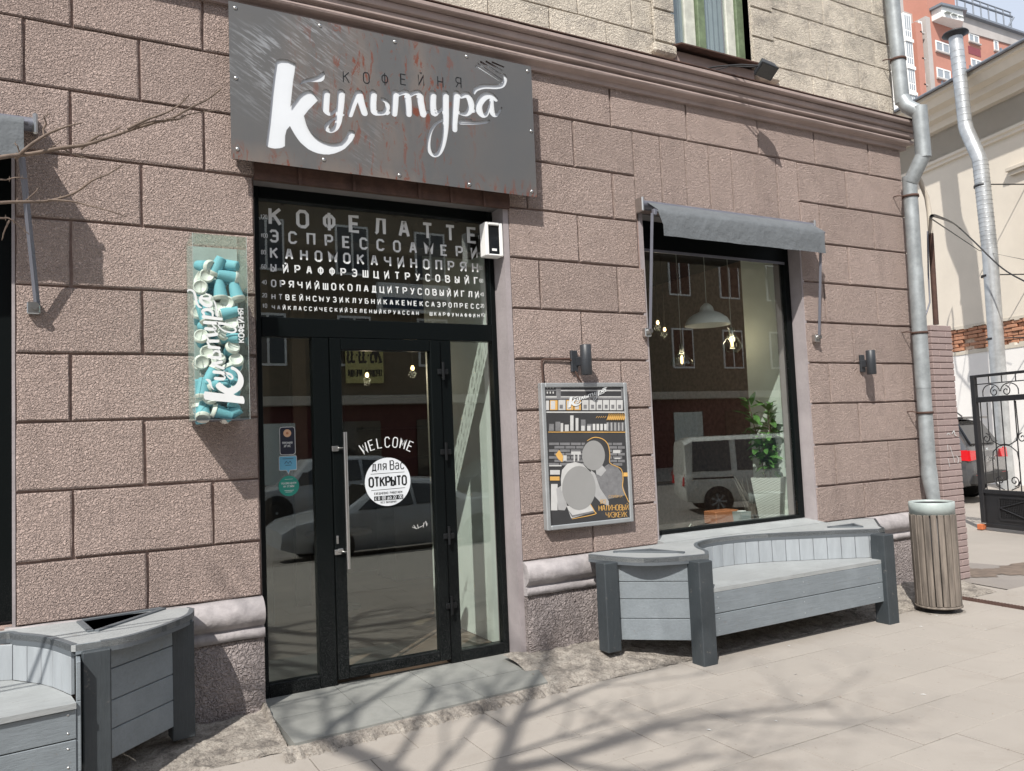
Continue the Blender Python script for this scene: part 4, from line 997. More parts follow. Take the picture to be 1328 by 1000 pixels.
pp('paper_mid', rc(40, 40, 540, 140)); pp('paper_dark', rc(135, 88, 530, 118), rc(135, 48, 530, 76), rc(40, 48, 104, 78), rc(42, 84, 106, 116))
pp('paper_light', rc(135, 80, 530, 85), rc(135, 121, 530, 127), rc(42, 120, 110, 128), *[rc(48+18*i, 55+34*j, 56+18*i, 68+34*j) for i in range(3) for j in range(2)])
pp('paper_light', rc(44, 148, 62, 210), *[rc(x, 144, x+w, 210) for x, w in ((270, 42), (318, 40), (364, 38), (407, 40), (452, 42), (498, 42))], rc(120, 144, 165, 210))
pp('paper_gold', rc(68, 146, 115, 210), rc(170, 144, 215, 210), rc(220, 146, 262, 210)); pp('paper_light', rc(72, 150, 100, 205), rc(174, 150, 200, 205), rc(226, 152, 250, 205), rc(46, 219, 556, 228))
pp('paper_mid', *[rc(x, 175, x+20, 200) for x in (128, 280, 328, 374, 418, 462, 508)])
pp('paper_mid', *[rc(62+i*40, 300-(i % 3)*14, 92+i*40, 346) for i in (0, 1, 5, 6)], *[rc(428+i*25, 290, 448+i*25, 346) for i in range(5)])
pp('paper_light', rc(134, 295, 150, 350), rc(160, 305, 185, 348), rc(194, 245, 215, 345), rc(228, 262, 246, 345), *[rc(264+i*38, 312, 286+i*38, 345) for i in range(2)], *[rc(338+i*25, 300, 355+i*25, 342) for i in range(4)], *[rc(434+i*25, 292, 438+i*25, 344) for i in range(5)])
pp('paper_gold', rc(58, 351, 560, 356), rc(70, 642, 128, 668), rc(540, 615, 578, 640))
bricks_ = []
for r in range(7):
    for i in range(8):
        x = 62+i*68+(34 if r % 2 else 0); 
        if x < 530: bricks_.append(rc(x, 422+r*22, min(x+62, 550), 439+r*22))
pp('paper_mid', *bricks_)
pp('paper_light', rc(64, 568, 140, 576), rc(70, 600, 130, 630), rc(470, 470, 520, 490), rc(480, 520, 520, 528), rc(150, 505, 172, 540), rc(200, 480, 260, 500), rc(215, 500, 225, 545), rc(240, 500, 250, 540), rc(76, 690, 116, 860))
pp('paper_gold', pg((102, 500), (125, 470), (150, 510), (145, 550), (120, 530)))
pp('paper_dark', pg((270, 470), (290, 420), (345, 388), (400, 395), (435, 430), (450, 500), (450, 560), (500, 580), (535, 610), (540, 690), (560, 760), (585, 805), (590, 915), (90, 960), (78, 860), (140, 860), (300, 700), (330, 600), (290, 560)))
pp('paper_mid', pg((380, 600), (440, 560), (500, 580), (530, 620), (535, 700), (555, 760), (430, 790), (380, 720), (345, 640)))
pp('paper_skin', pg((325, 600), (350, 620), (385, 720), (440, 800), (440, 830), (390, 812), (340, 760), (320, 680)), pg((355, 590), (400, 570), (425, 600), (390, 640), (360, 625)), pg((108, 720), (140, 700), (175, 830), (160, 860), (120, 858)))
pp('paper_light', pg((135, 660), (142, 600), (175, 560), (225, 548), (270, 560), (300, 590), (330, 620), (345, 700), (250, 640), (160, 690), (140, 740)))
pp('paper_light', pg((172, 832), (318, 815), (346, 868), (200, 912))); pp('paper_mid', pg((176, 850), (205, 905), (345, 872), (340, 862), (208, 892)))
pp('paper_face', [pm(342+74*math.cos(a/16*math.pi), 505+97*math.sin(a/16*math.pi)) for a in range(32)]); pp('paper_face', [pm(249+106*math.cos(a/16*math.pi), 716+142*math.sin(a/16*math.pi)) for a in range(32)])
gl = [[(300, 410, 4), (345, 388, 5), (400, 398, 5), (436, 435, 5), (448, 500, 5), (450, 555, 4), (520, 590, 5), (535, 650, 5), (532, 710, 5), (556, 770, 5), (575, 805, 5), (590, 806, 4)],
      [(320, 820, 4), (346, 866, 5), (345, 885, 5), (205, 915, 4)]]
for i in range(9): gl.append([(430+i*14, 275, 5), (446+i*13, 238, 7), (440+i*14, 272, 5)])
for i in range(5): gl.append([(358+i*14, 262, 2), (368+i*14, 250, 3)])
def pst_put(x, y, d=0): a = pm(x, y); return (a[0], -.0565-d, a[1])
b = MB(); flat_strokes(b, [[(x, y, w) for x, y, w in s_] for s_ in gl], pst_put, caps=False); obj('gold_outline', b, 'paper_gold', pst)
st = []
def hand(txt, x, y, h, w, sl=-.04):
    out = []
    for l in text_strokes(txt, 0, 0, h, width=w, bold=.15, gap=1.3):
        out.append([(x+a+random.uniform(-.4, .4), y-b-a*(-sl)*1.0+random.uniform(-.4, .4), c*.62) for a, b, c in l])
    return out
st = hand('МАЛИНОВЫЙ', 375, 862, 34, 195)+hand('ЧИЗКЕЙК', 420, 905, 32, 140)+hand('СЛИВКИ', 440, 778, 15, 88)+hand('ВСЕ', 385, 815, 24, 40)
b = MB(); flat_strokes(b, st, pst_put, smooth=False, caps=False); obj('lettering', b, 'paper_gold', pst)
def lput(x, z, d=0): return pst_put(x, z, d)
logo(lambda x, z, d=0: pst_put(182+x*1.3, 188-z*1.0-x*.28, d), 112, 0, 0, 'letter', pst)

# ------------------------------------------------------------------ wall lamps, door box
def wall_lamp(x, z, label, plate_x, s=1.0):
    l = thing('wall_lamp', label, 'wall lamp', (x, -.07, z), 'up and down wall lamps beside the window')
    b = MB(); b.lathe([(.040, -.117), (.044, -.113), (.044, .113), (.040, .117), (.036, .117), (.036, .06), (.0001, .06)], (x, -.14, z), 24); obj('lamp_body', b, 'lamp_grey', l)
    b = MB(); b.box(x-.012+plate_x*.3, x+.03+plate_x*.3, -.112, -.03, z-.04, z+.03, 0, .005); b.box(x+plate_x-.03, x+plate_x+.03, -.03, -.003, z-.085, z+.085, 0, .005); obj('wall_bracket', b, 'lamp_grey', l)
    return l
wall_lamp(3.508, 2.10, 'black cylinder wall lamp mounted right above the poster', -.03)
wall_lamp(6.86, 2.11, 'black cylinder wall lamp on the bare wall near the downpipe', .03)
cb = MB(); cb.tube([(3.46, -.02, 2.10), (3.43, -.022, 2.118), (3.20, -.012, 2.112), (3.185, -.012, 2.10), (3.187, -.02, 1.93)], .008, 6)
cb.tube([(3.48, -.02, 2.03), (3.49, -.05, 1.97), (3.53, -.03, 1.93)], .007, 6)
tag(obj('lamp_cable', cb, 'rust'), 'thin brown cable from the lamp down to the poster frame', 'cable')
dbx = thing('door_box', 'small white box with dark face high on the right door reveal', 'alarm box', (2.83, .0, 3.0))
b = MB(); x0_, x1_, z0_, z1_ = 2.752, 2.90, 2.893, 3.150
b.box(x0_, x0_+.028, .0, .10, z0_, z1_, 0, .006); b.box(x1_-.028, x1_, .0, .10, z0_, z1_, 0, .006); b.box(x0_+.0282, x1_-.0282, .0, .10, z1_-.022, z1_, 0, .005); b.box(x0_+.0282, x1_-.0282, .0, .10, z0_, z0_+.014, 0, .005)
obj('box_shell', b, 'white_paint', dbx)
b = MB(); b.box(x0_+.0285, x1_-.0285, .012, .05, z0_+.0145, z1_-.0225); obj('dark_face', b, 'car_glass', dbx)
b = MB(); b.box(x0_+.055, x0_+.095, .0095, .0115, z0_+.04, z0_+.058); obj('label_tag', b, 'white_paint', dbx)

# ------------------------------------------------------------------ spotlight on the cornice
sp = thing('spotlight', 'black floodlight on a bent arm over the cornice below the green window', 'floodlight', (5.35, -.1, 4.7))
hp = Vector((5.4346, -0.35, 4.6844))
b = MB(); b.tube([(4.93, -.10, 4.70), (5.05, -.16, 4.72), (5.25, -.25, 4.735), hp+Vector((-.06, .02, .03))], .008, 6); b.tube([(5.0, -.05, 4.70), (5.2, -.16, 4.75), hp+Vector((-.05, .05, .035))], .005, 6); obj('arm', b, 'dark_metal', sp)
b = MB(); Rm = Matrix.Translation(hp) @ Matrix.Rotation(math.radians(-35), 4, 'X') @ Matrix.Rotation(math.radians(18), 4, 'Y')
b.prism([(-.085, -.02), (.085, -.02), (.065, .05), (-.065, .05)], -.06, .06, 'y'); b.box(-.09, .09, -.065, .065, -.034, -.0205, 0, .004)
for k in range(6): b.box(-.055+k*.02, -.048+k*.02, -.055, .055, .0505, .075)
b.xf(Rm); obj('lamp_housing', b, 'lamp_grey', sp)
b = MB(); b.box(-.075, .075, -.055, .055, -.037, -.0345); b.xf(Rm); obj('lens', b, 'car_glass', sp)
b = MB(); b.lathe([(.035, 0), (.05, .025), (.03, .04), (.0001, .045)], (5.36, -.08, 4.675), 12); obj('junction_cap', b, 'old_white', sp)

# ------------------------------------------------------------------ benches
def prism_holes(mb, outer, holes, z0, z1, mi=0):
    polys = [[Vector((p[0], p[1], 0)) for p in outer]]+[[Vector((p[0], p[1], 0)) for p in h] for h in holes]
    tri = tessellate_polygon(polys); pts = [p for q in polys for p in q]; n = len(pts)
    mb.add([(p.x, p.y, z1) for p in pts]+[(p.x, p.y, z0) for p in pts], [list(t) for t in tri]+[[i+n for i in t][::-1] for t in tri], mi)
    for q in polys:
        m_ = len(q); mb.add([(p.x, p.y, z0) for p in q]+[(p.x, p.y, z1) for p in q], [[i, (i+1) % m_, m_+(i+1) % m_, m_+i] for i in range(m_)], mi)
def band(mb, line, w, z0, z1, side=1):
    """strip following a plan polyline, offset to one side by w"""
    n = len(line); out = []
    for i, p in enumerate(line):
        a = line[max(i-1, 0)]; b = line[min(i+1, n-1)]; dx, dy = b[0]-a[0], b[1]-a[1]; l = math.hypot(dx, dy) or 1
        out.append((p[0]-dy/l*w*side, p[1]+dx/l*w*side))
    v = [(p[0], p[1], z) for z in (z0, z1) for p in line]+[(p[0], p[1], z) for z in (z0, z1) for p in out]
    f = []
    for i in range(n-1):
        f += [(i, i+1, n+i+1, n+i), (2*n+i, 3*n+i, 3*n+i+1, 2*n+i+1), (n+i, n+i+1, 3*n+i+1, 3*n+i), (i, 2*n+i, 2*n+i+1, i+1)]
    f += [(0, n, 3*n, 2*n), (n-1, 3*n-1, 4*n-1, 2*n-1)]
    mb.add(v, f)
def board(mb, a, b, z0, z1, th, side=1, bev=.003):
    d = Vector((b[0]-a[0], b[1]-a[1], 0)); l = d.length; ang = math.atan2(d.y, d.x)
    k = len(mb.v); y0_, y1_ = (0, th) if side > 0 else (-th, 0)
    mb.box(0, l, y0_, y1_, z0, z1, 0, bev)
    mb.xf(Matrix.Translation((a[0], a[1], 0)) @ Matrix.Rotation(ang, 4, 'Z'), k)
def sm_line(p, n=5): return [(a, b) for a, b in catmull([tuple(q) for q in p], n)]
def bench(label, ZT, frontrail, backrail, endpts, holes, posts, zfoot, apron, seat_back, side, aprz, sidez, ang):
    t = thing('bench', label, 'bench', (posts[1][0], posts[1][1], zfoot[1]), 'grey curved benches with planter ends')
    fr_, br_ = sm_line(frontrail), sm_line(backrail)
    outer = fr_+br_+endpts
    d = MB(); prism_holes(d, outer, holes, ZT-.03, ZT); obj('deck', d, 'light_wood', t)
    e = MB(); band(e, fr_, .028, ZT-.052, ZT+.003, 1); obj('edge_band', e, 'edge_paint', t)
    e = MB(); band(e, br_, .028, ZT-.055, ZT+.0035, 1); obj('edge_band', e, 'edge_paint', t)
    e = MB(); band(e, [tuple(q[:2]) for q in (br_[-1], *endpts[:-1])], .02, ZT-.05, ZT+.002, 1); obj('edge_band', e, 'dark_paint', t)
    for h in holes:
        hh = list(h)+[h[0]]
        for a, b in zip(hh, hh[1:]):
            m_ = MB(); board(m_, a, b, ZT-.05, ZT+.012, .022, 1 if ang else 1, .002); obj('opening_frame', m_, 'edge_paint', t)
        cx = sum(p[0] for p in h)/3; cy = sum(p[1] for p in h)/3
        m_ = MB(); m_.prism([(cx+(p[0]-cx)*.96, cy+(p[1]-cy)*.96) for p in h], ZT-.16, ZT-.12, 'z'); obj('planter_lid', m_, 'dark_paint', t)
    for (x, y, w), zf in zip(posts, zfoot):
        m_ = MB(); m_.box(-w/2, w/2, -w/2, w/2, zf, ZT-.031, 0, .006); m_.xf(Matrix.Translation((x, y, 0)) @ Matrix.Rotation(ang, 4, 'Z')); obj('leg', m_, 'dark_paint', t)
    sb = sm_line(seat_back)
    s_ = MB(); s_.prism(list(apron)+sb[::-1], .355, .385, 'z'); obj('seat', s_, 'light_wood', t)
    a0, a1 = apron
    for z0, z1 in aprz:
        m_ = MB(); board(m_, a0, a1, z0, z1, .025, 1); obj('plank', m_, 'grey_paint', t)
        for xx in (a0[0]+.06, (a0[0]+a1[0])/2, a1[0]-.06):
            for zz_ in (z0+.035, z1-.035): b_ = MB(); b_.lathe([(.005, 0), (.004, -.002), (.0001, -.003)], (xx, a0[1]-.0, zz_), 8, axis='y'); obj('screw', b_, 'galv', t)
    for z0, z1 in sidez:
        m_ = MB(); board(m_, side[0], side[1], z0, z1, .022, 1); obj('plank', m_, 'grey_paint', t)
    # upright boards of the backrest follow the curve
    L = [0]; 
    for a, b in zip(br_, br_[1:]): L.append(L[-1]+math.hypot(b[0]-a[0], b[1]-a[1]))
    def at(s):
        for i in range(len(br_)-1):
            if L[i+1] >= s: k = (s-L[i])/(L[i+1]-L[i]+1e-9); return (br_[i][0]+(br_[i+1][0]-br_[i][0])*k, br_[i][1]+(br_[i+1][1]-br_[i][1])*k)
        return br_[-1]
    s = .03
    while s < L[-1]-.03:
        e_ = min(s+.118, L[-1]-.01); a, b = at(s), at(e_-.004)
        m_ = MB(); board(m_, a, b, .386, ZT-.056, .018, 1, .002); obj('back_board', m_, 'grey_paint' if False else 'bench_back', t); s = e_
    return t
M['bench_back'] = simple('pale_blue_grey_paint', (.30, .325, .345), .55, var=.14, vscale=4, bs=.2, bscale=30, bd=.003, scale=(3, 3, .6))
RF = [(3.4317, -0.1569), (3.4968, -0.3808), (3.6115, -0.5959), (3.8314, -0.7141), (4.066, -0.7692)]
RB = [(4.066, -0.7692), (4.1783, -0.6396), (4.2471, -0.48), (4.3468, -0.3392), (4.4506, -0.2555), (4.6144, -0.1943), (4.8694, -0.187), (5.1869, -0.2771), (5.5647, -0.4702), (5.8464, -0.6329), (6.0066, -0.7368)]
RE = [(5.9771, -0.8242), (6.1597, -0.7064)]+[(6.66, -.22), (6.60, -.10), (6.5, -.088), (RF[0][0]+.05, -.088)]
RE[0:2] = [tuple(RB[-1][i]+(.10, .02)[i] for i in (0, 1)), tuple(RB[-1][i]+(.19, .12)[i] for i in (0, 1))]
RH = [[(3.6327, -0.1948), (3.9834, -0.6059), (3.9208, -0.2894)], [(5.8263, -0.357), (6.0377, -0.5625), (6.1685, -0.3588)]]
RS = [(3.9261, -0.9243), (5.6731, -0.9708)]
ap0 = (3.98, -.80); ap1 = (5.93, -.80)
bench('grey curved bench with dark legs under the shop window, right of the door', .62, RF, RB, RE, RH,
      [(3.45, -.36, .12), (3.97, -.775, .13), (5.965, -.79, .13)], [-.05, -.145, -.145],
      [(4.03, -.815), (5.91, -.815)], [(q[0], q[1]-.0) for q in RB[3:]][:], [(3.50, -.36), (3.94, -.74)],
      [(.205, .352), (.045, .200)], [(.44, .565), (.315, .436), (.175, .311), (.02, .171)], math.radians(0))
LF = [(0.1435, -0.7338), (0.2434, -0.7177), (0.3544, -0.6461), (0.4857, -0.5137), (0.6032, -0.3478), (0.6461, -0.1747)]
LBk = [(0.0141, -0.7235), (-0.0946, -0.4469), (-0.2377, -0.2404), (-0.3099, -0.1718)]+[(-.62, -.30), (-1.0, -.24), (-1.5, -.24), (-2.1, -.50)]
LH = [[(0.0726, -0.1268), (0.1206, -0.4567), (0.483, -0.0637)]]
# left bench: same builder, mirrored order (rail drawn from the far left to the rear post)
lfr = LBk[::-1]
def bench_left():
    ZT = .61; zf = -.15
    t = thing('bench', 'grey curved bench at the left edge, its planter end left of the door', 'bench', (.12, -.68, zf), 'grey curved benches with planter ends')
    cor = (0.0336, -0.739)
    br_ = sm_line(lfr); fr_ = sm_line(LF)
    outer = br_+[cor]+fr_+[(.62, -.11), (.58, -.09), (-2.1, -.09)]
    d = MB(); prism_holes(d, outer, LH, ZT-.03, ZT); obj('deck', d, 'light_wood', t)
    e = MB(); band(e, br_, .028, ZT-.055, ZT+.0035, -1); e2 = MB(); band(e2, fr_, .028, ZT-.052, ZT+.003, -1)
    e = MB(); band(e, br_, -.028, ZT-.055, ZT+.0035, -1); obj('edge_band', e, 'edge_paint', t)
    e = MB(); band(e, fr_, -.028, ZT-.052, ZT+.003, -1); obj('edge_band', e, 'edge_paint', t)
    e = MB(); band(e, [cor, fr_[0]], -.012, ZT-.045, ZT+.002, -1); obj('edge_band', e, 'grey_paint', t)
    e = MB(); band(e, [fr_[-1], (.62, -.11)], -.012, ZT-.05, ZT+.002, -1); obj('edge_band', e, 'edge_paint', t)
    for h in LH:
        hh = list(h)+[h[0]]
        for a, b in zip(hh, hh[1:]):
            m_ = MB(); board(m_, a, b, ZT-.05, ZT+.010, .030, -1, .002); obj('opening_frame', m_, 'edge_paint', t)
        cx = sum(p[0] for p in h)/3; cy = sum(p[1] for p in h)/3
        m_ = MB(); m_.prism([(cx+(p[0]-cx)*.97, cy+(p[1]-cy)*.97) for p in h], ZT-.12, ZT-.08, 'z'); obj('planter_lid', m_, 'grey_paint', t)
    ang = math.radians(6)
    for (x, y, w), z in (((.118, -.715, .125), -.145), ((.555, -.30, .12), -.06), ((-2.0, -.6, .13), -.145)):
        m_ = MB(); m_.box(-w/2, w/2, -w/2, w/2, z, ZT-.031, 0, .006); m_.xf(Matrix.Translation((x, y, 0)) @ Matrix.Rotation(ang, 4, 'Z')); obj('leg', m_, 'dark_paint', t)
    a0, a1 = (-1.95, -.93), (.06, -.765+.0)
    a0 = (-0.2653, -0.9036); a1 = (0.0343, -0.868)
    dd = (a1[0]-a0[0], a1[1]-a0[1]); a0 = (a1[0]-dd[0]*6, a1[1]-dd[1]*6)
    a0 = (a0[0], max(a0[1], -1.1))
    s_ = MB(); s_.prism([a0, a1]+[(q[0], q[1]+.0) for q in br_[::-1]], .345, .372, 'z'); obj('seat', s_, 'light_wood', t)
    for z0, z1 in ((.205, .340), (.05, .20)):
        m_ = MB(); board(m_, (a0[0], a0[1]+.015), (a1[0], a1[1]+.015), z0, z1, .025, 1); obj('plank', m_, 'grey_paint', t)
        for k in (0, 1):
            b_ = MB(); x = a1[0]-.035; y = a1[1]+.012; b_.lathe([(.006, 0), (.005, -.003), (.0001, -.004)], (x, y, z0+.03+k*.085), 8, axis='y'); obj('screw', b_, 'steelbar', t)
    for z0, z1 in ((.46, .557), (.305, .456), (.165, .301), (.02, .161)):
        m_ = MB(); board(m_, (.165, -.70), (.545, -.325), z0, z1, .022, 1); obj('plank', m_, 'grey_paint', t)
    L = [0]
    for a, b in zip(br_, br_[1:]): L.append(L[-1]+math.hypot(b[0]-a[0], b[1]-a[1]))
    def at(s):
        for i in range(len(br_)-1):
            if L[i+1] >= s: k = (s-L[i])/(L[i+1]-L[i]+1e-9); return (br_[i][0]+(br_[i+1][0]-br_[i][0])*k, br_[i][1]+(br_[i+1][1]-br_[i][1])*k)
        return br_[-1]
    s = L[-1]
    while s > .15:
        e_ = s-.115; a, b = at(e_), at(s-.004)
        m_ = MB(); board(m_, a, b, .373, ZT-.056, .018, 1, .002); obj('back_board', m_, 'bench_back', t); s = e_
bench_left()
lb_ = [o for o in bpy.data.objects if o.name.startswith('bench') and o.type == 'EMPTY'][-1]
for a in ((.034, .054, -.845, -.66, .373, .555), (.034, .054, -.845, -.66, .05, .372)):
    b = MB(); b.box(*a, 0, .003); obj('end_board', b, 'grey_paint', lb_)
# little scrawl on the right bench back
# ------------------------------------------------------------------ litter bin
bn = thing('litter_bin', 'round litter bin of weathered wooden slats with pale mint rim', 'litter bin', (6.66, -.79, PAV))
BX, BY = 6.66, -.79
b = MB(); b.lathe([(.178, .70), (.181, .70), (.184, .805), (.178, .81), (.172, .805), (.172, .70)], (BX, BY, 0), 40); obj('rim_band', b, 'bin_band', bn)
b = MB(); b.lathe([(.145, -.06), (.155, -.05), (.162, .795), (.158, .795), (.15, -.02), (.0001, -.02)], (BX, BY, 0), 32); obj('liner', b, 'dark_metal', bn)
for k in range(20):
    a = 2*math.pi*k/20; w = .046
    m_ = MB(); m_.box(-w/2, w/2, -.022, 0, 0, .782, 0, .004)
    lean = math.atan2(.004, .74)
    m_.xf(Matrix.Translation((BX, BY, -.078+random.uniform(-.004, .004))) @ Matrix.Rotation(a, 4, 'Z') @ Matrix.Translation((0, -.160, 0)) @ Matrix.Rotation(lean, 4, 'X')); obj('slat', m_, 'plank_wood', bn)
b = MB(); b.lathe([(.178, -.098), (.19, -.094), (.19, -.082), (.17, -.078), (.0001, -.078)], (BX, BY, 0), 40); obj('base_ring', b, 'plank_wood', bn)
b = MB(); b.lathe([(.135, PAV-.01), (.13, -.095), (.0001, -.095)], (BX, BY, 0), 32); obj('foot', b, 'dark_metal', bn)
b = MB(); b.lathe([(.0001, PAV+.002), (.20, PAV+.002), (.23, PAV-.004)], (BX, BY, 0), 24); obj('foot_mortar', b, 'concrete', bn)

# ------------------------------------------------------------------ downpipe at the corner
dp = thing('downpipe', 'galvanised rain downpipe with elbows at the corner of the building', 'downpipe', (7.72, -.1, 0))
def seg(par, pts, r, name='pipe_section', mat='galv', n=20):
    b = MB(); b.tube(pts, r, n); return obj(name, b, mat, par)
A = [(7.6261, -0.13, 5.9525), (7.7278, -0.13, 4.8443), (7.7124, -0.2, 4.7071), (7.7211, -0.22, 4.275), (7.667, -0.16, 4.1485), (7.6719, -0.13, 4.0359), (7.6381, -0.13, 2.0372), (7.5989, -0.13, 0.6695)]
xt = A[0][0]; 
seg(dp, [(7.64, -.11, 8.6), (7.655, -.11, 6.0), (7.70, -.11, 4.86)], .072)
seg(dp, [(7.70, -.115, 4.90), (7.705, -.16, 4.80), (7.74, -.27, 4.70)], .074, 'elbow'); seg(dp, [(7.74, -.265, 4.76), (7.74, -.272, 4.22)], .076)
seg(dp, [(7.74, -.27, 4.25), (7.70, -.20, 4.10), (7.69, -.14, 4.0)], .074, 'elbow')
seg(dp, [(7.69, -.13, 4.06), (7.675, -.13, 3.05)], .070); seg(dp, [(7.676, -.13, 3.10), (7.66, -.13, 1.85)], .073); seg(dp, [(7.661, -.13, 1.90), (7.65, -.13, 1.02)], .070)
seg(dp, [(7.65, -.13, 1.06), (7.648, -.13, .98), (7.645, -.16, .72)], [.071, .078, .062], 'spout')
for z, y, x in ((5.32, -.11, 7.682), (3.85, -.13, 7.687), (2.42, -.13, 7.668), (1.60, -.13, 7.657)):
    b = MB(); b.lathe([(.078, -.012), (.081, -.012), (.081, .012), (.078, .012)], (x, y, z), 20); b.tube([(x+.07, y, z), (x+.12, y+.02, z)], .008, 6); b.tube([(x-.07, y, z), (x-.10, y+.08, z+.02), (x-.10, .0, z+.02)], .006, 6); obj('clamp', b, 'rust', dp)

# ------------------------------------------------------------------ painted brick pier
pr_ = thing('brick_pier', 'slim pier of mauve painted bricks behind the downpipe', 'brick pier', (8.08, .1, PAV))
px0, px1, py0, py1, ptop = 7.90, 8.26, -.10, .26, 2.52
b = MB(); b.box(px0+.008, px1-.008, py0+.008, py1-.008, PAV-.02, ptop-.01); obj('pier_core', b, 'pier_joint', pr_)
ch = .0665; r = 0; z = PAV
while z+ch < ptop+.01:
    fr_b = ([(px0, px0+.12), (px0+.12, px1)] if r % 2 else [(px0, px0+.24), (px0+.24, px1)])
    for (a, c) in fr_b:
        j = random.uniform(-.003, .003); m_ = MB(); m_.box(a+.003, c-.003+random.uniform(0, .004), py0+j, py0+.1, z+.005, z+ch-.004, 0, .005); obj('brick', m_, 'pier', pr_)
    for (a, c) in ([(py0+.101, py0+.24), (py0+.24, py1)] if r % 2 else [(py0+.101, py1-.12), (py1-.12, py1)]):
        m_ = MB(); m_.box(px0+random.uniform(-.002, .003), px0+.1, a+.003, c-.003, z+.005, z+ch-.004, 0, .005); obj('brick', m_, 'pier', pr_)
    z += ch; r += 1
# chalk marks on the pier
st = [[(8.03, 1.36, .008), (8.06, 1.38, .008), (8.09, 1.36, .008)], [(8.12, 1.37, .012), (8.16, 1.40, .014), (8.17, 1.36, .012), (8.20, 1.35, .008)], [(8.03, 1.26, .008), (8.03, 1.20, .008)], [(8.07, 1.24, .009), (8.11, 1.14, .009), (8.13, 1.07, .008)], [(8.17, 1.14, .009), (8.20, 1.10, .012), (8.18, 1.06, .009)], [(8.02, 1.12, .008), (8.04, 1.03, .008)]]
b = MB(); flat_strokes(b, st, front(py0-.005), caps=False); obj('chalk_mark', b, 'paper_light', pr_)
cd = thing('wall_conduit', 'thin brown cable conduit rising above the brick pier', 'conduit', (8.2, 0, 2.5))
b = MB(); b.tube([(7.9636, 0.0, 4.2552), (8.0763, 0.0, 4.0914), (8.1639, 0.0, 3.9315), (8.1849, 0.0, 3.7721), (8.1807, 0.0, 3.5172)], .026, 8); obj('conduit_bend', b, 'cream_dark', cd)
b = MB(); b.tube([(8.1828, 0.0, 3.5343), (8.155, 0.0, 2.5413)], .028, 10); obj('conduit_pipe', b, 'rust', cd)
b = MB(); b.tube([(8.0852, -0.03, 3.5435), (8.0423, -0.03, 3.0804), (8.0313, -0.03, 2.7727), (7.9009, -0.03, 2.5616)], .009, 6); obj('cable', b, 'awning_metal', cd)
b = MB(); b.box(8.03, 8.14, .1, .13, 2.93, 3.98); obj('side_board', b, 'rust', cd)

# ------------------------------------------------------------------ cream building at the right
cbd = thing('cream_building', 'cream rendered building with tin roof edge and exposed brick strip', 'building', (20.375, 6.31, PAV))
DV = Vector((.233, .972, 0)).normalized(); NV = Vector((-DV.y, DV.x, 0))
K_ = 1.25   # size of one local unit in metres
CF = Matrix(((DV.x*K_, -NV.x*K_, 0, 20.375), (DV.y*K_, -NV.y*K_, 0, 6.31), (0, 0, K_, -.381), (0, 0, 0, 1)))   # local: x along the wall, y into the wall, z up
def cobj(name, mb, mat, par=None): mb.xf(CF); return obj(name, mb, mat, par or cbd)
EV = 8.33
b = MB(); b.box(-9, 9, 0, .5, 3.42, EV-.1); b.box(-9, 9, .5, 8, -.2, EV-.1); cobj('upper_wall', b, 'cream')
b = MB(); b.box(-9, 9, -.05, .5, -.2, 2.93); cobj('lower_wall', b, 'cream_white')
b = MB(); b.box(-9, 9, .07, .5, 2.93, 3.42); cobj('brick_strip_core', b, 'mortar')
rng = random.Random(3)
zz = 2.95
row = 0
while zz < 3.40:
    x = -4.2+(row % 2)*.13
    while x < 2.2:
        if rng.random() < .93:
            b = MB(); b.box(x+.008, x+.252, .0+rng.uniform(-.02, .045), .10, zz+.006, zz+.068, 0, .008); cobj('brick', b, 'brick')
        x += .265
    zz += .078; row += 1
b = MB()
for i in range(60):
    x = -4.2+i*.11; b.box(x, x+.112, -.012, .06, 3.41+rng.uniform(-.02, .02), 3.47)
    b.box(x, x+.112, -.062, .02, 2.86, 2.94+rng.uniform(-.03, .03))
o_ = cobj('broken_render_edge', b, 'cream_dark'); o_['kind'] = 'stuff'
b = MB(); pr = [(.0, 6.98), (-.06, 6.99), (-.06, 7.05), (-.10, 7.07), (-.10, 7.13), (0, 7.15), (0, 7.72), (-.12, 7.74), (-.16, 7.86), (-.32, 7.90), (-.34, 8.02), (-.52, 8.06), (-.60, 8.2), (-.68, 8.22), (-.68, 8.29), (.2, 8.29), (.2, 6.98)]
v = [(x, a, z) for x in (-9, 9) for a, z in pr]; n = len(pr); b.add(v, [[k, n+k, n+(k+1) % n, (k+1) % n] for k in range(n)]+[list(range(n)), list(range(n, 2*n))[::-1]]); cobj('cornice', b, 'cream')
b = MB(); b.prism([(-.74, 8.295), (-.74, 8.34), (3, 9.4), (3, 9.3)], -9, 9, 'x'); cobj('roof_sheet', b, 'roof_tin')
b = MB()
for i in range(26): b.box(-9+i*.7, -8.97+i*.7, -.73, -.70, 8.345, 8.40)
b.tube([(-9, -.76, 8.30), (9, -.76, 8.30)], .03, 8); cobj('gutter', b, 'roof_tin')
b = MB(); b.box(-3, -.62, -.12, -.001, 6.28, 6.36, 0, .01); b.box(-3, -.66, -.08, -.001, 6.2, 6.279); cobj('window_hood', b, 'cream_dark')
b = MB(); b.box(-2.9, -.98, -.03, -.001, 3.9, 5.9); cobj('window_surround', b, 'cream'); b = MB(); b.box(-2.8, -1.08, -.045, -.031, 4.0, 5.8); cobj('window_pane', b, 'car_glass')

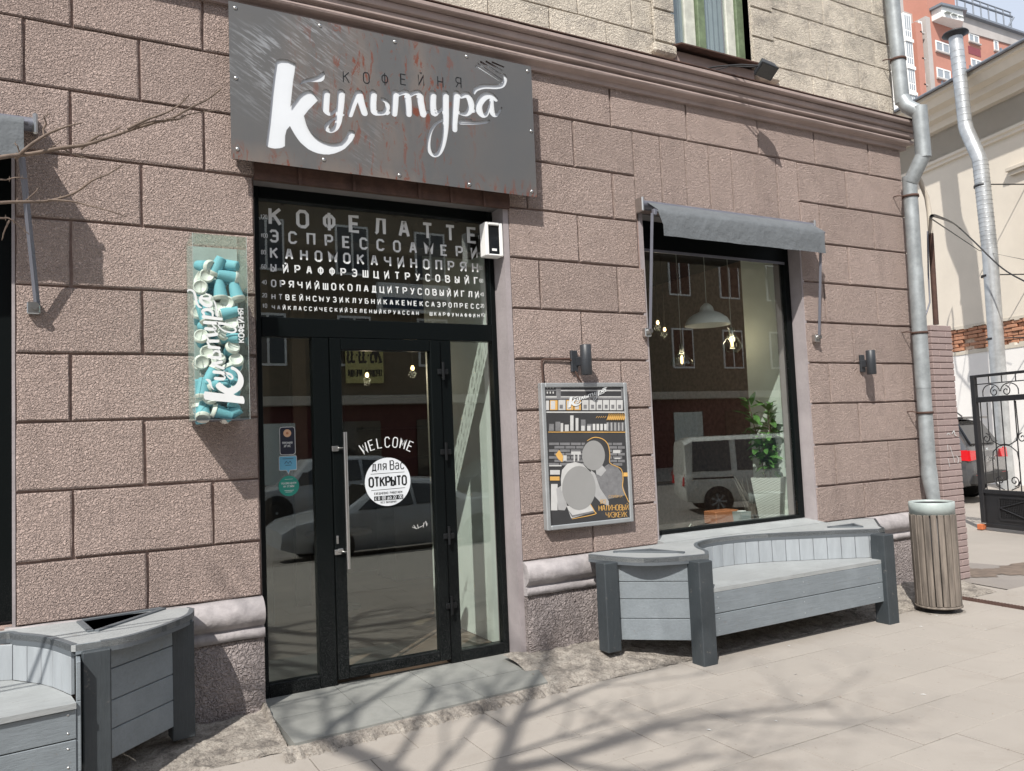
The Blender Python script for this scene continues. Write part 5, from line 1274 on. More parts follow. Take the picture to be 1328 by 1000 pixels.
vp = thing('vent_pipe', 'tall spiral vent duct with dark cowl in front of the cream wall', 'vent pipe', (20, 6.4, 0))
V_ = [(-0.4152, 9.0762), (-0.4775, 7.1952), (-0.7502, 6.4382), (-0.8026, 4.6009), (-0.7563, 1.2477)]
yo = -.84
b = MB(); b.tube([(V_[0][0], yo, V_[0][1]), (V_[1][0], yo, V_[1][1])], .125, 20)
for k in range(12): z = V_[1][1]+.1+k*.13; b.lathe([(.127, 0), (.131, .01), (.127, .02)], (V_[0][0]+(V_[1][0]-V_[0][0])*((V_[0][1]-z)/(V_[0][1]-V_[1][1])), yo, z), 20)
cobj('duct_section', b, 'galv2', vp)
b = MB(); b.tube([(V_[1][0], yo, V_[1][1]+.06), (V_[1][0]-.02, yo, V_[1][1]-.06), (V_[2][0]+.02, yo, V_[2][1]+.06), (V_[2][0], yo, V_[2][1]-.06)], .13, 20); cobj('elbow', b, 'galv2', vp)
b = MB(); b.tube([(V_[2][0], yo, V_[2][1]), (V_[3][0], yo, V_[3][1]), (V_[4][0], yo, V_[4][1]), (V_[4][0]-.02, yo, -.1)], .135, 20)
for k in range(26): z = V_[3][1]+.1+k*.085; t = (z-V_[3][1])/(V_[2][1]-V_[3][1]); (t < .98) and b.lathe([(.137, 0), (.142, .006), (.137, .012)], (V_[3][0]+(V_[2][0]-V_[3][0])*t, yo, z), 20)
cobj('duct_section', b, 'galv2', vp)
for z in (V_[2][1]-.5, V_[3][1]-.4, 3.0, 1.9):
    t = (V_[2][1]-z)/(V_[2][1]-V_[4][1]); x = V_[2][0]+(V_[4][0]-V_[2][0])*t
    b = MB(); b.lathe([(.14, -.02), (.146, -.02), (.146, .02), (.14, .02)], (x, yo, z), 20); b.tube([(x-.1, yo, z), (x-.22, -.02, z)], .012, 6); cobj('clamp', b, 'dark_metal', vp)
b = MB(); b.lathe([(.13, -.04), (.24, .02), (.22, .05), (.12, .09), (.0001, .12)], (V_[0][0], yo, V_[0][1]), 24); cobj('cowl', b, 'dark_metal', vp)
# overhead cables from the conduit to the right
cbl = MB()
pts = [(8.2038, -0.0, 3.706), (8.4885, 0.1, 3.7776)]
c1 = [(-0.429, 5.254), (-0.7907, 4.8611), (-1.3741, 4.2051), (-1.8882, 3.8213)]
pp_ = [Vector(pts[0]), Vector(pts[1])]
def CW(s, y, z): return CF @ Vector((s, y, z))
for s, z in c1: pp_.append(CW(s, -1.2, z))
pp_ = [tuple(q) for q in pp_]
cbl.tube(catmull(pp_, 6), .017, 6); tag(obj('overhead_cable', cbl, 'iron'), 'thick sagging black cable crossing the cream wall from the conduit', 'cable')
wr = MB(); wr.tube([tuple(pp_[0]), tuple(CW(*[(-0.6251, 4.7159)][0][:1], -.9, [(-0.6251, 4.7159)][0][1])), tuple(CW((-1.6654, 4.2863)[0], -.9, (-1.6654, 4.2863)[1]))], .008, 5); tag(obj('thin_wire', wr, 'iron'), 'thin wire stretched across the cream wall above the thick cable', 'wire')

# ------------------------------------------------------------------ red apartment block far behind
ap = thing('apartment_block', 'orange brick high rise with white windows behind the cream building', 'building', (76, 38, 0))
AY = 38
def arect(name, r, y0, y1, mat, par=None): b = MB(); b.box(r[0], r[1], y0, y1, r[2], r[3]); return obj(name, b, mat, par or ap)
def wr_(a, b): return (a[0], b[0], b[1], a[1])
xr = 92
b = MB(); b.prism([(69.6, -1), (xr, -1), (xr, 39.0), (74.0, 38.28), (74.0, 41.5), (69.6, 41.5)], AY, AY+14, 'y'); obj('brick_wall', b, 'apt', ap)
b = MB(); b.prism([(74.0, 38.3), (xr, 39.02), (xr, 40.1), (74.0, 39.85)], AY-.12, AY+14, 'y'); obj('parapet', b, 'apt_grey', ap)
b = MB(); b.prism([(74.2, 39.8), (xr, 40.12), (xr, 40.3), (74.2, 40.0)], AY-.5, AY+14, 'y'); obj('roof_edge', b, 'roof_tin', ap)
arect('concrete_wall', (62, 69.6, -1, 39.6), AY+1.5, AY+13, 'apt_grey'); arect('concrete_strip', (67.3, 68.2, 20, 37.5), AY-.2, AY+1.5, 'apt'); arect('concrete_strip', (68.9, 69.55, 20, 38.4), AY-.2, AY+1.49, 'apt_grey')
arect('concrete_strip', (62, 67.29, 37.3, 41.5), AY+.8, AY+1.49, 'apt_grey')
W_ = [((75.7597, 38.3898), (77.4302, 37.5548)), ((75.8056, 35.9233), (77.5059, 35.0718)), ((79.9089, 38.5587), (80.6809, 37.5227)), ((83.0732, 38.6269), (83.5158, 37.4597)), ((79.9594, 36.1072), (80.8603, 35.5186)), ((70.3844, 36.5328), (72.5425, 35.5337)), ((70.2374, 33.9351), (72.3307, 32.9316)), ((70.2817, 31.4969), (72.2397, 30.5892)), ((68.0432, 37.8528), (68.5348, 36.7974)), ((68.0336, 35.4224), (68.3513, 34.3294)), ((68.0196, 32.966), (68.4515, 31.8935)), ((73.2744, 37.0665), (74.0188, 35.8304))]
for i, (a, c) in enumerate(W_):
    x0, x1, z0, z1 = a[0], c[0], c[1], a[1]
    b = MB(); n_ = 2 if x1-x0 > 1.6 else 1; t = .13
    b.box(x0, x1, AY-.06, AY-.002, z0, z0+t); b.box(x0, x1, AY-.06, AY-.002, z1-t, z1); b.box(x0, x0+t, AY-.058, AY-.002, z0+t, z1-t); b.box(x1-t, x1, AY-.058, AY-.002, z0+t, z1-t)
    if n_ == 2: b.box((x0+x1)/2-.08, (x0+x1)/2+.08, AY-.058, AY-.002, z0+t, z1-t)
    w = obj('window', b, 'white_paint', ap)
    b = MB(); b.box(x0+t, x1-t, AY-.03, AY-.003, z0+t, z1-t); obj('pane', b, 'apt_glass' if 'apt_glass' in M else 'curtain', w)
    b = MB(); b.box(x0-.1, x1+.1, AY-.2, AY-.003, z0-.14, z0-.002); obj('sill', b, 'apt_grey', w)
for (a, c) in [((75.5552, 37.0703), (77.5466, 36.3087)), ((75.6646, 34.6242), (77.4812, 33.9558)), ((83.0496, 37.2872), (83.6166, 36.9807))]:
    arect('red_panel', (a[0], c[0], c[1], a[1]), AY-.03, AY-.001, 'apt_red')
# bay window under its own little roof
(a, c) = ((70.1437, 38.8005), (73.4274, 38.2635))
bay = MB(); bay.prism([(a[0], AY), (a[0], AY-1.0), (c[0]-.5, AY-1.3), (c[0]+.6, AY-.4), (c[0]+.6, AY)], c[1], a[1]+.4, 'z'); bo = obj('bay', bay, 'white_paint', ap)
for k in range(3):
    x0 = a[0]+.25+k*(c[0]-a[0]-.6)/3; b = MB(); b.box(x0, x0+.75, AY-1.36, AY-1.0, c[1]+.35, a[1]-.15); obj('pane', b, 'curtain', bo)
b = MB(); b.prism([(a[0]-.3, AY+.5), (a[0]-.3, AY-1.2), (c[0]-.3, AY-1.6), (c[0]+.9, AY-.6), (c[0]+.9, AY+.5)], a[1]+.41, a[1]+.62, 'z'); obj('bay_roof', b, 'roof_tin', ap)
# stack of glazed balconies
bl = [((65.3639, 37.5048), (67.0993, 35.9847)), ((65.4073, 35.0579), (67.1354, 33.4786)), ((65.5141, 32.7032), (67.2409, 31.102)), ((65.6206, 30.3551), (67.3937, 29.5944))]
for (a, c) in bl:
    x0, x1, z0, z1 = bl[1][0][0]-.2, bl[1][1][0]-.9, c[1]-.55, a[1]+.25
    b = MB(); b.box(x0, x1, AY-.5, AY+1.4, z0, z1); g = obj('glazed_balcony', b, 'white_paint', ap)
    for i in range(3):
        for (p, q) in ((.10, .30), (.36, .92)):
            xx = x0+.12+i*(x1-x0-.15)/3; b = MB(); b.box(xx, xx+(x1-x0)/3-.2, AY-.53, AY-.3, z0+(z1-z0)*p, z0+(z1-z0)*q); obj('pane', b, 'apt_glass', g)
    b = MB(); b.box(x0-.05, x1+.05, AY-.6, AY+1.4, z0-.3, z0-.001); obj('slab', b, 'white_paint', g)
# roof rail
rl = MB(); rl.tube([(71.0, AY+.5, 41.8), (84.6, AY+.5, 42.2)], .11, 6); rl.tube([(71.0, AY+.5, 42.3), (84.4, AY+.5, 42.6)], .07, 6)
for i in range(11): x = 71.3+i*1.3; rl.tube([(x, AY+.5, 40.1), (x, AY+.5, 42.35+.02*i)], .07, 5)
rl.tube([(83.2, AY+.5, 40.4), (84.9, AY+.5, 42.2)], .09, 5); obj('roof_railing', rl, 'roof_tin', ap)
b = MB(); b.box(92.01, 110, AY+2, AY+16, 0, 39.4); obj('side_wing', b, 'apt', ap)

# ------------------------------------------------------------------ iron gate
gt = thing('iron_gate', 'black wrought iron gate leaf with scrolls standing open in the yard', 'gate', (12.02, 2.07, PAV))
GD = Vector((-.22, -.975, 0)).normalized(); GN = Vector((GD.y, -GD.x, 0))
GF = Matrix(((GD.x, GN.x, 0, 12.02), (GD.y, GN.y, 0, 2.07), (0, 0, 1, 0), (0, 0, 0, 1)))
def gobj(name, mb, mat='iron'): mb.xf(GF); return obj(name, mb, mat, gt)
for a_ in (.09, 2.0): b = MB(); b.box(a_, a_+.08, -.03, .03, -.04, 2.17, 0, .006); gobj('upright', b)
for z0, z1 in ((2.13, 2.17), (1.755, 1.835), (.40, .46), (-.10, -.04)): b = MB(); b.box(.171, 2.0, -.025, .025, z0, z1, 0, .004); gobj('rail', b)
b = MB(); b.box(.171, 2.0, -.008, .008, 2.02, 2.035); gobj('rail', b)
b = MB(); b.box(.171, 2.0, -.006, .006, -.04, .40); gobj('bottom_panel', b)
def scroll(cx, cz, r0, r1, a0, turns, y=0, n=22): return [(cx+(r0+(r1-r0)*k/n)*math.cos(a0+turns*2*math.pi*k/n), y, cz+(r0+(r1-r0)*k/n)*math.sin(a0+turns*2*math.pi*k/n)) for k in range(n+1)]
for c in (.58, 1.45):
    for s_ in (-1, 1):
        b = MB(); b.tube([(c+s_*.30, 0, 1.84), (c+s_*.30, 0, 1.92)]+[(c+s_*(.155+.145*math.cos(a)), 0, 1.90+.11*math.sin(a)) for a in [math.pi*k/10 for k in range(0, 11)]]+[(c+s_*(.07+.06*math.cos(a)), 0, 1.90-.045*math.sin(a)) for a in [math.pi-math.pi*k/6*1.5 for k in range(7)]][:0], .008, 5, smooth=True); b.tube(scroll(c+s_*.10, 1.90, .075, .018, math.pi/2, -s_*1.2), .008, 5); gobj('scroll', b)
        b = MB(); b.tube([(c+s_*.24, 0, 1.75), (c+s_*.25, 0, 1.3), (c+s_*.20, 0, 1.18), (c+s_*.08, 0, 1.12), (c, 0, 1.13)], .008, 5); b.tube([(c, 0, 1.12), (c+s_*.10, 0, 1.10), (c+s_*.2, 0, 1.02), (c+s_*.22, 0, .9), (c+s_*.22, 0, .62), (c+s_*.18, 0, .52), (c+s_*.06, 0, .47)], .008, 5); b.tube(scroll(c+s_*.12, .60, .08, .018, -math.pi/2, s_*1.3), .008, 5); b.tube(scroll(c+s_*.30, 1.22, .07, .018, math.pi/2, s_*1.2), .008, 5); gobj('scroll', b)
for x in (.22, .44, .58, .80, 1.0, 1.2, 1.45, 1.68, 1.85): b = MB(); b.tube([(x, 0, .46), (x, 0, 1.755)], .009, 5); gobj('bar', b)
for x in (.40, .62, .85, 1.1, 1.4, 1.7): b = MB(); b.tube([(x, 0, 2.035), (x, 0, 2.13)], .008, 5); gobj('bar', b)
for c in (.85,):
    b = MB(); b.box(.42, 1.40, .0065, .02, .34, .37); b.box(.42, 1.40, .0065, .02, .02, .05); b.box(.40, .43, .0065, .02, .05, .34); b.box(1.38, 1.41, .0065, .02, .05, .34); gobj('panel_frame', b)
    b = MB()
    for i in range(34): b.tube([(.43+i*.028, .012, .05), (.43+i*.028, .012, .34)], .004, 3, smooth=False)
    for i in range(11): b.tube([(.43, .012, .06+i*.027), (1.38, .012, .06+i*.027)], .004, 3, smooth=False)
    b.tube([(.44, .02, .2), (.9, .02, .33), (1.37, .02, .2), (.9, .02, .06), (.44, .02, .2)], .009, 4, smooth=False); q_ = gobj('grille', b); q_['kind'] = 'stuff'
b = MB(); b.box(-.055, .055, -.04, .04, PAV, -.06, 0, .006); b.xf(Matrix.Translation((11.97, 1.98, 0))); tag(obj('loose_brick', b, 'orange'), 'small orange brick on the ground under the gate corner', 'brick')

# ------------------------------------------------------------------ vehicles
def vehicle(name, label, cat, loc, heading, st, paint_, wheels, wr, panes, extras=None, group=None):
    """st: stations (x, half width low, half width belt, z low, z belt, z roof, half width roof); x grows to the front"""
    t = thing(name, label, cat, loc, group)
    XF = Matrix.Translation(loc) @ Matrix.Rotation(heading, 4, 'Z')
    def o_(nm, mb, mat, par=None): mb.xf(XF); return obj(nm, mb, mat, par or t)
    b = MB(); v = []
    for (x, wl, wb, zl, zb, zr, wt) in st:
        half = [(wl*.92, zl), (wl, zl+.10), (wb*1.01, (zl+zb)/2), (wb, zb-.05), (wb*.97, zb)]+([(wt+.03, zr-.09), (wt*.9, zr-.015), (wt*.5, zr+.012)] if zr > zb+.05 else [(wb*.9, zb+.012), (wb*.7, zb+.022), (wb*.4, zb+.03)])
        v += [(x, y, z) for y, z in half]+[(x, -y, z) for y, z in half[::-1]]
    n = 16
    b.add(v, [[i*n+k, i*n+(k+1) % n, (i+1)*n+(k+1) % n, (i+1)*n+k] for i in range(len(st)-1) for k in range(n)]+[list(range(n))[::-1], list(range((len(st)-1)*n, len(st)*n))], 0, True)
    bo = o_('body', b, paint_)
    md = bo.modifiers.new('edges', 'EDGE_SPLIT'); md.split_angle = math.radians(38)
    W2 = max(s[2] for s in st)
    for x in wheels:
        for s_ in (-1, 1):
            b = MB(); b.lathe([(wr*1.16, W2*1.012-.02), (wr*1.16, W2*1.012+.004), (.0001, W2*1.012+.004)], (0, 0, 0), 28, axis='y'); b.xf(Matrix.Diagonal((1, s_, 1, 1))); b.xf(Matrix.Translation((x, 0, wr*1.05))); o_('wheel_arch', b, 'rubber', bo)
            b = MB(); b.lathe([(wr*.6, W2-.16), (wr*.96, W2-.15), (wr, W2-.08), (wr, W2+.0), (wr*.95, W2+.022), (wr*.66, W2+.024), (wr*.64, W2+.005)], (0, 0, 0), 28, axis='y'); b.xf(Matrix.Diagonal((1, s_, 1, 1))); b.xf(Matrix.Translation((x, 0, wr))); w_ = o_('wheel', b, 'rubber')
            b = MB()
            for k in range(7):
                a = 2*math.pi*k/7; b.prism([(math.cos(a-.13)*wr*.12, math.sin(a-.13)*wr*.12), (math.cos(a-.14)*wr*.64, math.sin(a-.14)*wr*.64), (math.cos(a+.14)*wr*.64, math.sin(a+.14)*wr*.64), (math.cos(a+.3)*wr*.12, math.sin(a+.3)*wr*.12)], W2+.0, W2+.014, 'y')
            b.lathe([(.0001, W2+.016), (wr*.2, W2+.015), (wr*.2, W2+.0)], (0, 0, 0), 14, axis='y')
            b.xf(Matrix.Diagonal((1, s_, 1, 1))); b.xf(Matrix.Translation((x, 0, wr))); o_('rim', b, 'galv', w_)
    for (nm, mat, quad, th) in panes:
        b = MB(); q = [Vector(p) for p in quad]; nrm = (q[1]-q[0]).cross(q[3]-q[0]).normalized()*th
        b.add([tuple(p+nrm) for p in q]+[tuple(p-nrm) for p in q], [(0, 1, 2, 3), (7, 6, 5, 4), (0, 4, 5, 1), (1, 5, 6, 2), (2, 6, 7, 3), (3, 7, 4, 0)]); o_(nm, b, mat, bo)
    if extras: extras(o_, bo)
    return t
def side_panes(st, spans, zi=.07, th=.006):
    out = []
    def at(x):
        for a, b in zip(st, st[1:]):
            if a[0] <= x <= b[0]: k = (x-a[0])/(b[0]-a[0]+1e-9); return [p+(q-p)*k for p, q in zip(a, b)]
    for (xa, xb, xta, xtb) in spans:
        for s_ in (-1, 1):
            A, B, Ta, Tb = at(xa), at(xb), at(xta), at(xtb)
            quad = [(xa, s_*(A[2]*.972+.004), A[4]+.03), (xb, s_*(B[2]*.972+.004), B[4]+.03), (xtb, s_*(Tb[6]+.038), Tb[5]-.10), (xta, s_*(Ta[6]+.038), Ta[5]-.10)]
            out.append(('side_window', 'car_glass', quad, th))
    return out
# dark SUV in the yard, tail toward the camera (front is +x locally)
suvst = [(-2.30, .80, .84, .50, .98, .98, .6), (-2.22, .90, .92, .36, 1.06, 1.10, .70), (-1.95, .94, .95, .28, 1.10, 1.60, .64), (-1.55, .95, .96, .25, 1.09, 1.72, .62), (-.3, .95, .96, .25, 1.06, 1.76, .64), (.5, .95, .96, .25, 1.03, 1.70, .62), (1.15, .95, .95, .25, 1.0, 1.06, .6), (1.9, .92, .92, .28, .92, .94, .5), (2.3, .80, .82, .38, .74, .75, .5)]
sp_ = side_panes(suvst, [(-1.8, -.95, -1.7, -.95), (-.85, .05, -.85, .05), (.12, .98, .12, .55)])
sp_ += [('rear_window', 'car_glass', [(-2.225, -.66, 1.16), (-2.225, .66, 1.16), (-1.96, .56, 1.60), (-1.96, -.56, 1.60)], .02)]
for s_ in (-1, 1):
    sp_ += [('tail_light', 'red_glass', [(-2.30, s_*.56, .86), (-2.285, s_*.90, .84), (-2.27, s_*.90, 1.04), (-2.28, s_*.52, 1.02)], .03), ('tail_light', 'red_glass', [(-2.28, s_*.905, .84), (-1.85, s_*.975, .88), (-1.80, s_*.97, 1.04), (-2.26, s_*.905, 1.05)], .02), ('reflector', 'red_glass', [(-2.325, s_*.5, .52), (-2.325, s_*.75, .52), (-2.325, s_*.75, .56), (-2.325, s_*.5, .56)], .01)]
def suv_extra(o_, bo):
    b = MB(); b.box(-2.10, -1.80, -.60, .60, 1.655, 1.70, 0, .01); o_('spoiler', b, 'car_black', bo)
    b = MB(); b.box(-2.34, -2.20, -.80, .80, .36, .58, 0, .03); o_('rear_bumper', b, 'rubber', bo)
    b = MB(); b.box(-2.30, -2.28, -.27, .27, .78, .90, 0, .003); o_('number_plate', b, 'plate', bo)
    for s_ in (-1, 1): b = MB(); b.tube([(-1.6, s_*.62, 1.71), (-1.5, s_*.62, 1.80), (.1, s_*.60, 1.82), (.3, s_*.60, 1.74)], .018, 6); o_('roof_rail', b, 'car_black', bo)
    b = MB(); b.tube([(-2.2, .1, 1.17), (-2.16, -.38, 1.22)], .012, 5); o_('rear_wiper', b, 'iron', bo)
    mb = MB(); flat_strokes(mb, text_strokes('С515НЕ', .225, .80, .075, width=.33, bold=.16)+text_strokes('24', -.14, .82, .05, width=.06, bold=.16), lambda x, z, d=0: (-2.302-d, x-2*(x-.0)*0 if False else (.0+(.0-(x-.0))*1.0)*1.0+.33-.0 if False else .45-x-.2, z), smooth=False, caps=False); o_('plate_text', mb, 'iron', bo)
    b = MB(); b.lathe([(.045, -2.27), (.045, -2.285), (.0001, -2.288)], (0, 0, 1.02), 16, axis='x'); o_('badge', b, 'galv', bo)
vehicle('parked_car', 'dark grey SUV parked behind the iron gate, its red tail lamps toward the street', 'car', (15.75, 6.5, PAV), math.atan2(.985, -.17), suvst, 'car_grey', (-1.45, 1.45), .37, sp_, suv_extra)
# van, saloon cars across the pavement (seen mirrored in the panes)
vst = [(-2.15, .76, .80, .42, .95, 1.0, .6), (-2.10, .80, .82, .32, 1.02, 1.78, .66), (-1.9, .82, .83, .28, 1.02, 1.88, .68), (.6, .82, .83, .28, 1.02, 1.90, .68), (1.15, .82, .83, .28, 1.0, 1.72, .66), (1.75, .82, .82, .28, .98, 1.03, .6), (2.1, .78, .80, .32, .84, .86, .6), (2.2, .72, .74, .40, .66, .67, .6)]
vp_ = side_panes(vst, [(-1.95, -1.0, -1.9, -1.0), (-.85, .15, -.85, .15), (.3, 1.45, .3, .95)])
vp_ += [('door_slot', 'iron', [(-1.95, s_*.834, .86), (-.95, s_*.834, .86), (-.95, s_*.834, .90), (-1.95, s_*.834, .90)], .004) for s_ in (-1, 1)]+[('tail_light', 'red_glass', [(-2.16, s_*.6, .7), (-2.16, s_*.78, .7), (-2.12, s_*.78, 1.0), (-2.12, s_*.6, 1.0)], .02) for s_ in (-1, 1)]
vehicle('parked_van', 'white van parked across the pavement, mirrored in the shop window', 'van', (15.5, -9.3, -.55), math.radians(30), vst, 'car_white', (-1.35, 1.3), .31, vp_)
cst = [(-2.25, .74, .78, .40, .84, .86, .5), (-2.1, .84, .86, .28, .95, .96, .5), (-1.3, .86, .87, .24, .96, 1.0, .5), (-.75, .86, .87, .22, .94, 1.38, .56), (.1, .86, .87, .22, .92, 1.43, .57), (.55, .86, .87, .22, .91, 1.30, .56), (1.2, .86, .87, .22, .88, .90, .5), (2.0, .82, .84, .26, .74, .75, .5), (2.25, .70, .74, .34, .60, .61, .5)]
cp_ = side_panes(cst, [(-1.0, -.15, -.78, -.15), (-.08, .95, -.08, .5)])+[('headlight', 'plate', [(2.12, s_*.42, .60), (2.0, s_*.78, .62), (1.98, s_*.79, .72), (2.08, s_*.42, .70)], .03) for s_ in (-1, 1)]+[('windscreen', 'car_glass', [(1.14, -.66, .92), (1.14, .66, .92), (.60, .52, 1.30), (.60, -.52, 1.30)], .02)]
vehicle('parked_car', 'silver saloon car by the kerb, mirrored in the left door pane', 'car', (5.4, -8.9, -.55), math.pi, cst, 'car_silver', (-1.4, 1.4), .31, cp_)
vehicle('parked_car', 'dark red saloon car on the far side of the street', 'car', (21.5, -16.6, -.55), math.pi, cst, 'car_red', (-1.4, 1.4), .31, cp_)
vehicle('parked_car', 'light grey SUV standing on the far side of the street', 'car', (6.2, -16.6, -.55), math.pi, suvst, 'car_silver', (-1.45, 1.45), .37, side_panes(suvst, [(-1.8, -.95, -1.7, -.95), (-.85, .05, -.85, .05), (.12, .98, .12, .55)]))
vehicle('parked_car', 'black saloon car on the far side opposite the door', 'car', (12.0, -16.8, -.55), 0, cst, 'car_black', (-1.4, 1.4), .31, cp_)

# ------------------------------------------------------------------ facade across the street (mirrored in the glass)
fc = thing('street_building', 'ochre building with dark red ground floor across the street', 'building', (10, -28, -.5))
b = MB(); b.box(-30, 60, -40, -28, 3.6, 13); obj('upper_wall', b, 'ochre', fc)
b = MB(); b.box(-30, 60, -40, -27.9, -.7, 3.2); obj('ground_floor_wall', b, 'redfac', fc)
b = MB(); b.box(-30, 60, -28.3, -27.5, 3.2, 3.6, 0, .03); obj('band_course', b, 'cream_dark', fc)
b = MB(); b.box(-30, 60, -28.2, -27.3, 13, 13.5, 0, .05); obj('cornice', b, 'cream_dark', fc)
for i in range(22):
    x = -26+i*3.7
    for z in (5.0, 9.0):
        b = MB(); b.box(x-.75, x+.75, -28.02, -27.93, z-.1, z+2.1); w = obj('window', b, 'white_paint', fc)
        for a in (-.66, .05): b = MB(); b.box(x+a, x+a+.61, -27.94, -27.92, z, z+2.0); obj('pane', b, 'car_glass', w)
    b = MB(); b.box(x-1.0, x+1.0, -27.89, -27.84, .0, 2.5); w = obj('shop_pane', b, 'car_glass' if i % 3 else 'mint', fc)
bn_ = thing('banner', 'yellow phone number banner on the ochre building across the street', 'banner', (11.3, -27.8, 5)); 
b = MB(); b.box(10.5, 12.2, -27.85, -27.80, 4.15, 5.95); obj('cloth', b, 'yellow', bn_)
mb = MB(); flat_strokes(mb, text_strokes('215-33-33', 0, 5.05, .62, width=1.5, bold=.14)+text_strokes('ПРОДАЖА АРЕНДА', 0, 4.45, .28, width=1.5, bold=.14), lambda x, z, d=0: (12.1-x, -27.79+d, z), smooth=False, caps=False); obj('lettering', mb, 'iron', bn_)
sb_ = MB(); sb_.box(12.0, 15.5, -27.85, -27.6, 7.3, 8.6); sg = tag(obj('blue_sign', sb_, 'white_paint'), 'white and blue box sign on the ochre building across the street', 'sign')
b = MB(); b.box(12.2, 15.3, -27.59, -27.57, 7.45, 7.95); obj('blue_strip', b, 'int_blue', sg)

# ------------------------------------------------------------------ things behind the shop window
def bulb_light(p, e, t):
    l = bpy.data.lights.new('bulb_light', 'POINT'); l.energy = e; l.color = (1, .80, .58); l.shadow_soft_size = .04
    o = bpy.data.objects.new('bulb_light', l); C.objects.link(o); o.parent = t; o.location = Vector(p)-Vector(t.location)
def pendant(kind, p, label, h, ceil=3.55):
    t = thing('pendant_lamp', label, 'pendant lamp', p)
    b = MB(); b.tube([(p[0], p[1], p[2]+h), (p[0], p[1], ceil)], .004, 5); obj('cord', b, 'paper_light', t)
    if kind == 'bell':
        b = MB(); b.lathe([(.215, -.075), (.212, -.055), (.19, -.01), (.13, .035), (.07, .06), (.06, .10), (.045, .12), (.02, .14), (.0001, .142)], p, 36); obj('lamp_shade', b, 'white_paint', t)
        b = MB(); b.lathe([(.209, -.074), (.185, -.02), (.12, .025), (.0001, .04)], p, 36); obj('shade_lining', b, 'peach', t)
        b = MB(); b.lathe([(.0001, -.075), (.03, -.055), (.034, -.02), (.0001, .02)], p, 14); obj('bulb', b, 'old_white', t)
    else:
        pr_ = [(.115, -.09), (.11, -.05), (.075, .0), (.03, .05), (.018, .12)] if kind == 'dome' else [(.05, -.14), (.10, -.09), (.105, -.07), (.03, .07), (.035, .12)]
        b = MB(); b.lathe(pr_, p, 28); b.f = [f for f in b.f if len(f) < 20]; b.mi = b.mi[:len(b.f)]; b.sm = b.sm[:len(b.f)]; obj('glass_shade', b, 'lampglass', t)
        b = MB(); b.lathe([(.0001, -.06), (.012, -.05), (.014, .0), (.006, .03), (.0001, .03)], (p[0], p[1], p[2]-.02), 12); obj('filament', b, 'glowbulb', t); bulb_light(p, 1.2, t)
        b = MB(); b.lathe([(.014, .03), (.02, .05), (.018, .12), (.0001, .125)], p, 12); obj('socket', b, 'steelbar', t)
    return t
pendant('bell', (5.4175, 0.55, 2.6007), 'large pale mint bell shaped lamp hanging in the shop window', .14)
pendant('dome', (5.3778, 0.9, 2.2639), 'small clear glass dome lamp hanging left of the mint lamp', .12)
pendant('cone', (5.9701, 0.8, 2.4354), 'clear glass lantern lamp hanging right of the mint lamp', .12)
for i, (p, lab) in enumerate((((5.6773, 1.6, 2.7184), 'bare bulb glowing at the left of the shop window'), ((5.9383, 1.8, 2.6771), 'second bare bulb a little lower at the left of the window'), ((2.4112, 1.8, 2.1542), 'glowing bulb seen through the door glass below the yellow reflection'), ((2.8599, 1.8, 2.2206), 'glowing bulb seen through the door glass at the right'))):
    t = thing('pendant_bulb', lab, 'bulb', p)
    b = MB(); b.lathe([(.0001, -.024), (.015, -.015), (.017, .0), (.009, .02), (.0001, .022)], p, 14); obj('bulb', b, 'glowbulb', t); bulb_light((p[0], p[1], p[2]-.06), 2.5, t)
    b = MB(); b.tube([(p[0], p[1], p[2]+.03), (p[0], p[1], 3.5)], .004, 4); obj('cord', b, 'int_dark', t)

pc = Vector((6.0896, 0.52, 0.7895))
pot = thing('planter', 'white woven square planter holding the rubber plant in the window', 'planter', (pc.x, pc.y, .616))
b = MB(); k = 10; z0, z1 = .616, 1.03
w0, w1 = .098, .145
b.add([(pc.x+sx*w, pc.y+sy*w, z) for w, z in ((w0, z0), (w1, z1), (w1-.012, z1), (w1-.02, z1-.05)) for sx, sy in ((-1, -1), (1, -1), (1, 1), (-1, 1))], [[r*4+i, r*4+(i+1) % 4, (r+1)*4+(i+1) % 4, (r+1)*4+i] for r in range(3) for i in range(4)]+[(12, 13, 14, 15)])
b.xf(Matrix.Translation(pc) @ Matrix.Rotation(math.radians(28), 4, 'Z') @ Matrix.Translation(-pc)); 
def woven():
    m, nt, bs_ = nodes('woven_white'); v = pos(nt, (1, 1, 1)); w = N(nt, 'TexChecker', Scale=90.); nt.links.new(v, w.inputs[0])
    nt.links.new(mixc(nt, w.outputs[1], (.74, .76, .72), (.36, .38, .35)), bs_.inputs['Base Color']); return m
M['woven'] = woven()
obj('pot', b, 'woven', pot)
rp = thing('rubber_plant', 'bushy green rubber plant with glossy leaves in the white planter', 'plant', (pc.x, pc.y, 1.0))
rs = random.Random(11)
def leaf_mesh(l, w, bend):
    b = MB(); v = []; n = 5
    for i in range(n+1):
        t = i/n; ww = w*math.sin(math.pi*min(1, t*.92+.04))**.75*(1 if t > .3 else .55+t*1.5); z = -bend*l*t*t
        v += [(l*t, -ww, z+.25*ww), (l*t, 0, z), (l*t, ww, z+.25*ww)]
    b.add(v, [[i*3+k, i*3+k+1, i*3+k+4, i*3+k+3] for i in range(n) for k in range(2)], 0, True); return b
protos = []
for i in range(4):
    lb = leaf_mesh(rs.uniform(.10, .14), rs.uniform(.022, .032), rs.uniform(.1, .45)); o = obj('leaf', lb, 'leaf', None); protos.append(o.data); bpy.data.objects.remove(o)
